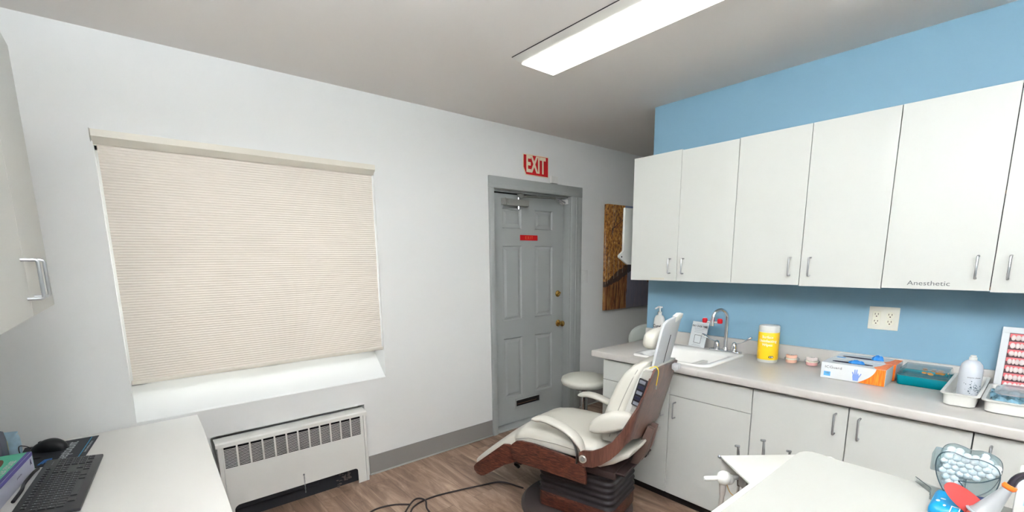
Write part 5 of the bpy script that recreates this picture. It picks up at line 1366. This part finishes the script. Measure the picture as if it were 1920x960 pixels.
# ---- cotton dispenser
cd = thing('cotton_dispenser', 'clear smoke-grey plastic dispenser filled with cotton balls on the paper-covered table', 'dispenser', (1.30, 0.068, TZ))
M_SMOKE = mat('smoke_plastic', (112, 142, 150), 0.04, trans=0.6, ior=1.12, alpha=0.46)
M_SRIM = mat('smoke_edge', (52, 70, 76), 0.2)
cy0 = 0.068
outl = catmull([(0.113, 1.040), (0.107, 1.056), (0.094, 1.063), (0.080, 1.061), (0.066, 1.057), (0.050, 1.060), (0.034, 1.056), (0.023, 1.047), (0.019, 1.030), (0.022, 1.005), (0.032, 0.978), (0.052, 0.956), (0.072, 0.953), (0.090, 0.968), (0.104, 0.992), (0.112, 1.018)], 4, True) if False else None
def cm2(pts, n=4): return [(p_.x, p_.y) for p_ in catmull([(a, b_, 0) for a, b_ in pts], n, True)]
OUT = cm2([(0.113, 1.040), (0.107, 1.056), (0.094, 1.063), (0.080, 1.061), (0.066, 1.057), (0.050, 1.060), (0.034, 1.056), (0.023, 1.047), (0.019, 1.030), (0.022, 1.005), (0.032, 0.978), (0.052, 0.956), (0.072, 0.953), (0.090, 0.968), (0.104, 0.992), (0.112, 1.018)])
X0, X1 = 1.272, 1.335
bm = B(); t = bmesh.new(); n_ = len(OUT)
ra = [t.verts.new((X0, y, z)) for y, z in OUT]; rb = [t.verts.new((X1, y, z)) for y, z in OUT]
t.faces.new(ra); t.faces.new(rb[::-1])
for k in range(n_): t.faces.new((ra[k], rb[k], rb[(k+1) % n_], ra[(k+1) % n_]))
merge(bm, t); obj('dispenser_shell', bm, M_SMOKE, cd, ang=60)
bm = B(); tube(bm, [(X0, y, z) for y, z in OUT], 0.0011, 6, closed=True); obj('shell_rim', bm, M_SRIM, cd)
bm = B(); tube(bm, [(X1, y, z) for y, z in OUT], 0.0007, 6, closed=True); obj('shell_rim', bm, M_SRIM, cd)
bm = B(); tube(bm, catmull([(X0, 0.019, 1.034), (X0, 0.040, 1.016), (X0, 0.058, 1.008), (X0, 0.076, 1.005)], 5), 0.0011, 6); tube(bm, catmull([(X0, 0.076, 1.005), (X0, 0.068, 0.995), (X0, 0.066, 0.975)], 5), 0.0011, 6)
obj('divider_rim', bm, M_SRIM, cd)
bm = B(); box(bm, (X0+0.004, 0.104, 1.012), (X1-0.01, 0.122, 1.052), 0.003, 2); obj('side_latch', bm, M_SMOKE, cd)
bm = B(); prism(bm, [(1.262, 0.080), (1.262, 0.112), (1.300, 0.116), (1.345, 0.148), (1.352, 0.140), (1.330, 0.088)], TZ+0.001, TZ+0.003, 'xy'); prism(bm, [(1.262, 0.112), (1.300, 0.116), (1.345, 0.148), (1.343, 0.1505), (1.299, 0.1185), (1.262, 0.1145)], TZ+0.001, TZ+0.012, 'xy')
obj('clear_chute', bm, M_CLEAR, cd, ang=30)
bm = B(); tube(bm, [(1.262, 0.114, TZ+0.012), (1.300, 0.1175, TZ+0.012), (1.344, 0.1495, TZ+0.012)], 0.0008, 6); obj('chute_rim', bm, M_SRIM, cd)
M_COTTON = mat('cotton', (246, 248, 248), 0.95, bump=0.6, bscale=300)
proto = None; rnd = random.Random(5); spots = []
tries = 0
def inside(y, z):
    c = False; n = len(OUT); j = n-1
    for i in range(n):
        if ((OUT[i][1] > z) != (OUT[j][1] > z)) and (y < (OUT[j][0]-OUT[i][0])*(z-OUT[i][1])/(OUT[j][1]-OUT[i][1])+OUT[i][0]): c = not c
        j = i
    return c
RC = 0.0074
for xi, xx in enumerate((X0+0.0085, X0+0.021, X0+0.0335, X0+0.046)):
    for r_i in range(8):
        zz = 0.985+r_i*0.0108+(xi % 2)*0.004
        for c_i in range(9):
            y_ = 0.020+c_i*0.0127+(r_i % 2)*0.006
            lim = 1.008+0.5*(0.058-y_) if y_ < 0.076 else 0.975+0.25*(0.1-y_)
            if zz-0.006 < lim: continue
            if all(inside(y_+0.0056*math.cos(a), zz+0.0056*math.sin(a)) for a in (0, 1.05, 2.1, 3.14, 4.19, 5.24)): spots.append((xx, y_, zz))
for i, s_ in enumerate(spots):
    if proto is None:
        bm = B(); sphere(bm, s_, RC, 1, 1, 0.97, 12); proto = solo('cotton_ball', bm, M_COTTON, 'white cotton ball inside the clear smoke-grey dispenser', 'cotton ball', s_, group='cotton balls in the dispenser', ang=80)
    else:
        o = proto.copy(); COL.objects.link(o); o.location = s_; o.rotation_euler = (rnd.uniform(0, 3), 0, 0)

# ---- curing light with red shield
M_CONE = mat('cone_grey', (140, 142, 143), 0.3)
cu = thing('curing_light', 'grey cone-shaped curing light with a red oval shield, orange ring and black tip', 'curing light', (1.20, 0.03, TZ))
w0, w1 = Vector((1.190, 0.034, 0.978)), Vector((1.205, 0.0035, 1.047))
bm = B(); ax = (w1-w0); P = [w0+ax*k for k in (0, 0.06, 0.12, 0.5, 0.85, 0.92)]; tube(bm, P, [0.0195, 0.0205, 0.0180, 0.0125, 0.0080, 0.0075], 28); obj('cone_body', bm, M_CONE, cu, ang=40)
bm = B(); tube(bm, [w0-ax*0.01, w0+ax*0.02, w0+ax*0.05], [0.0225, 0.0245, 0.0225], 28); obj('cone_flange', bm, mat('flange_grey', (150, 156, 160), 0.3), cu, ang=40)
bm = B(); P = [w0+ax*k for k in (0.88, 0.93, 1.0)]; tube(bm, P, [0.0085, 0.0108, 0.0098], 24); obj('orange_ring', bm, mat('orange_ring', (240, 112, 34), 0.4), cu, ang=60)
bm = B(); tube(bm, catmull([w0+ax*0.98, w1+Vector((0.003, -0.004, 0.012)), w1+Vector((0.004, -0.013, 0.023)), w1+Vector((0.004, -0.028, 0.029)), w1+Vector((0.004, -0.044, 0.028))], 7), 0.0062, 14); obj('light_tip', bm, mat('tip_black', (26, 18, 34), 0.15, coat=0.5), cu, ang=60)
bm = B(); tube(bm, [w0+ax*0.05, w0-ax*0.12, w0-ax*0.22], [0.0185, 0.0185, 0.012], 24); tube(bm, [w0-ax*0.1, (1.13, 0.045, 0.963), (1.03, 0.07, 0.966)], [0.014, 0.0125, 0.0125], 16); obj('light_handle', bm, mat('coral_red', (226, 84, 66), 0.4), cu, ang=60)
bm = B(); c_ = Vector((1.200, 0.053, 0.993))
e1 = Vector((0.0, -0.79, -0.61)).normalized(); e3 = Vector((-0.93, 0.0, 0.36)); e3 = (e3-e1*e3.dot(e1)).normalized(); e2 = e3.cross(e1)
SMx = Matrix(((e1.x, e2.x, e3.x, c_.x), (e1.y, e2.y, e3.y, c_.y), (e1.z, e2.z, e3.z, c_.z), (0, 0, 0, 1)))
prism(bm, superell(0.088, 0.036, 2.2, 40), -0.001, 0.001, 'xy', M=SMx); obj('red_shield', bm, mat('red_shield', (204, 84, 80), 0.25, trans=0.3, ior=1.2, alpha=0.93), cu, ang=40)

# ---- blue pack, navy case, white box
bp = thing('blue_pack', 'bright blue soft pack with white marks under the red shield', 'pack', (1.24, 0.080, TZ))
bm = B(); rings = []
for z, s_ in ((0.0015, 0.92), (0.006, 1.0), (0.016, 0.98), (0.024, 0.85), (0.026, 0.6)): rings.append([(1.232+a, 0.082+b_, TZ+z) for a, b_ in rrect(0.105*s_, 0.052*s_, 0.012*s_, 4)])
loft(bm, rings); obj('pack_body', bm, mat('pack_blue', (0, 128, 178), 0.35, bump=0.5, bscale=60), bp, ang=50)
bm = B()
for (x_, y_, a, b_) in ((1.21, 0.096, 0.014, 0.007), (1.225, 0.090, 0.008, 0.010), (1.195, 0.085, 0.010, 0.005)): sphere(bm, (x_, y_, TZ+0.0255), 0.5, a, b_, 0.0022, 8)
for lo, hi in (((1.17, 0.062), (1.20, 0.0635)), ((1.17, 0.074), (1.20, 0.0755)), ((1.1985, 0.062), (1.20, 0.0755))): box(bm, (lo[0], lo[1], TZ+0.0255), (hi[0], hi[1], TZ+0.0268))
obj('white_print', bm, M_WHITEP, bp)
bm = B(); box(bm, (-0.022, -0.012, 0), (0.022, 0.012, 0.036), 0.002, 1, M=T((1.245, 0.034, TZ+0.001), 0.3)); o = solo('navy_carton', bm, mat('navy_blue', (34, 44, 88), 0.4), 'small navy blue carton between the red shield and the cotton dispenser', 'box', (1.245, 0.034, TZ))
wb = thing('white_container', 'white box with a pale blue window at the lower right corner', 'container', (1.34, -0.06, TZ))
bm = B(); box(bm, (1.285, -0.125, TZ+0.001), (1.345, -0.0035, 1.048), 0.004, 2); obj('box_body', bm, M_WHITEP, wb)
bm = B(); prism(bm, [(-0.012, 1.032), (-0.018, 1.012), (-0.11, 1.012), (-0.11, 1.032)], 1.2835, 1.286, 'yz'); prism(bm, [(-0.016, 1.000), (-0.016, 0.985), (-0.11, 0.985), (-0.11, 1.000)], 1.2835, 1.286, 'yz'); obj('blue_window', bm, mat('window_blue', (160, 212, 226), 0.3), wb)
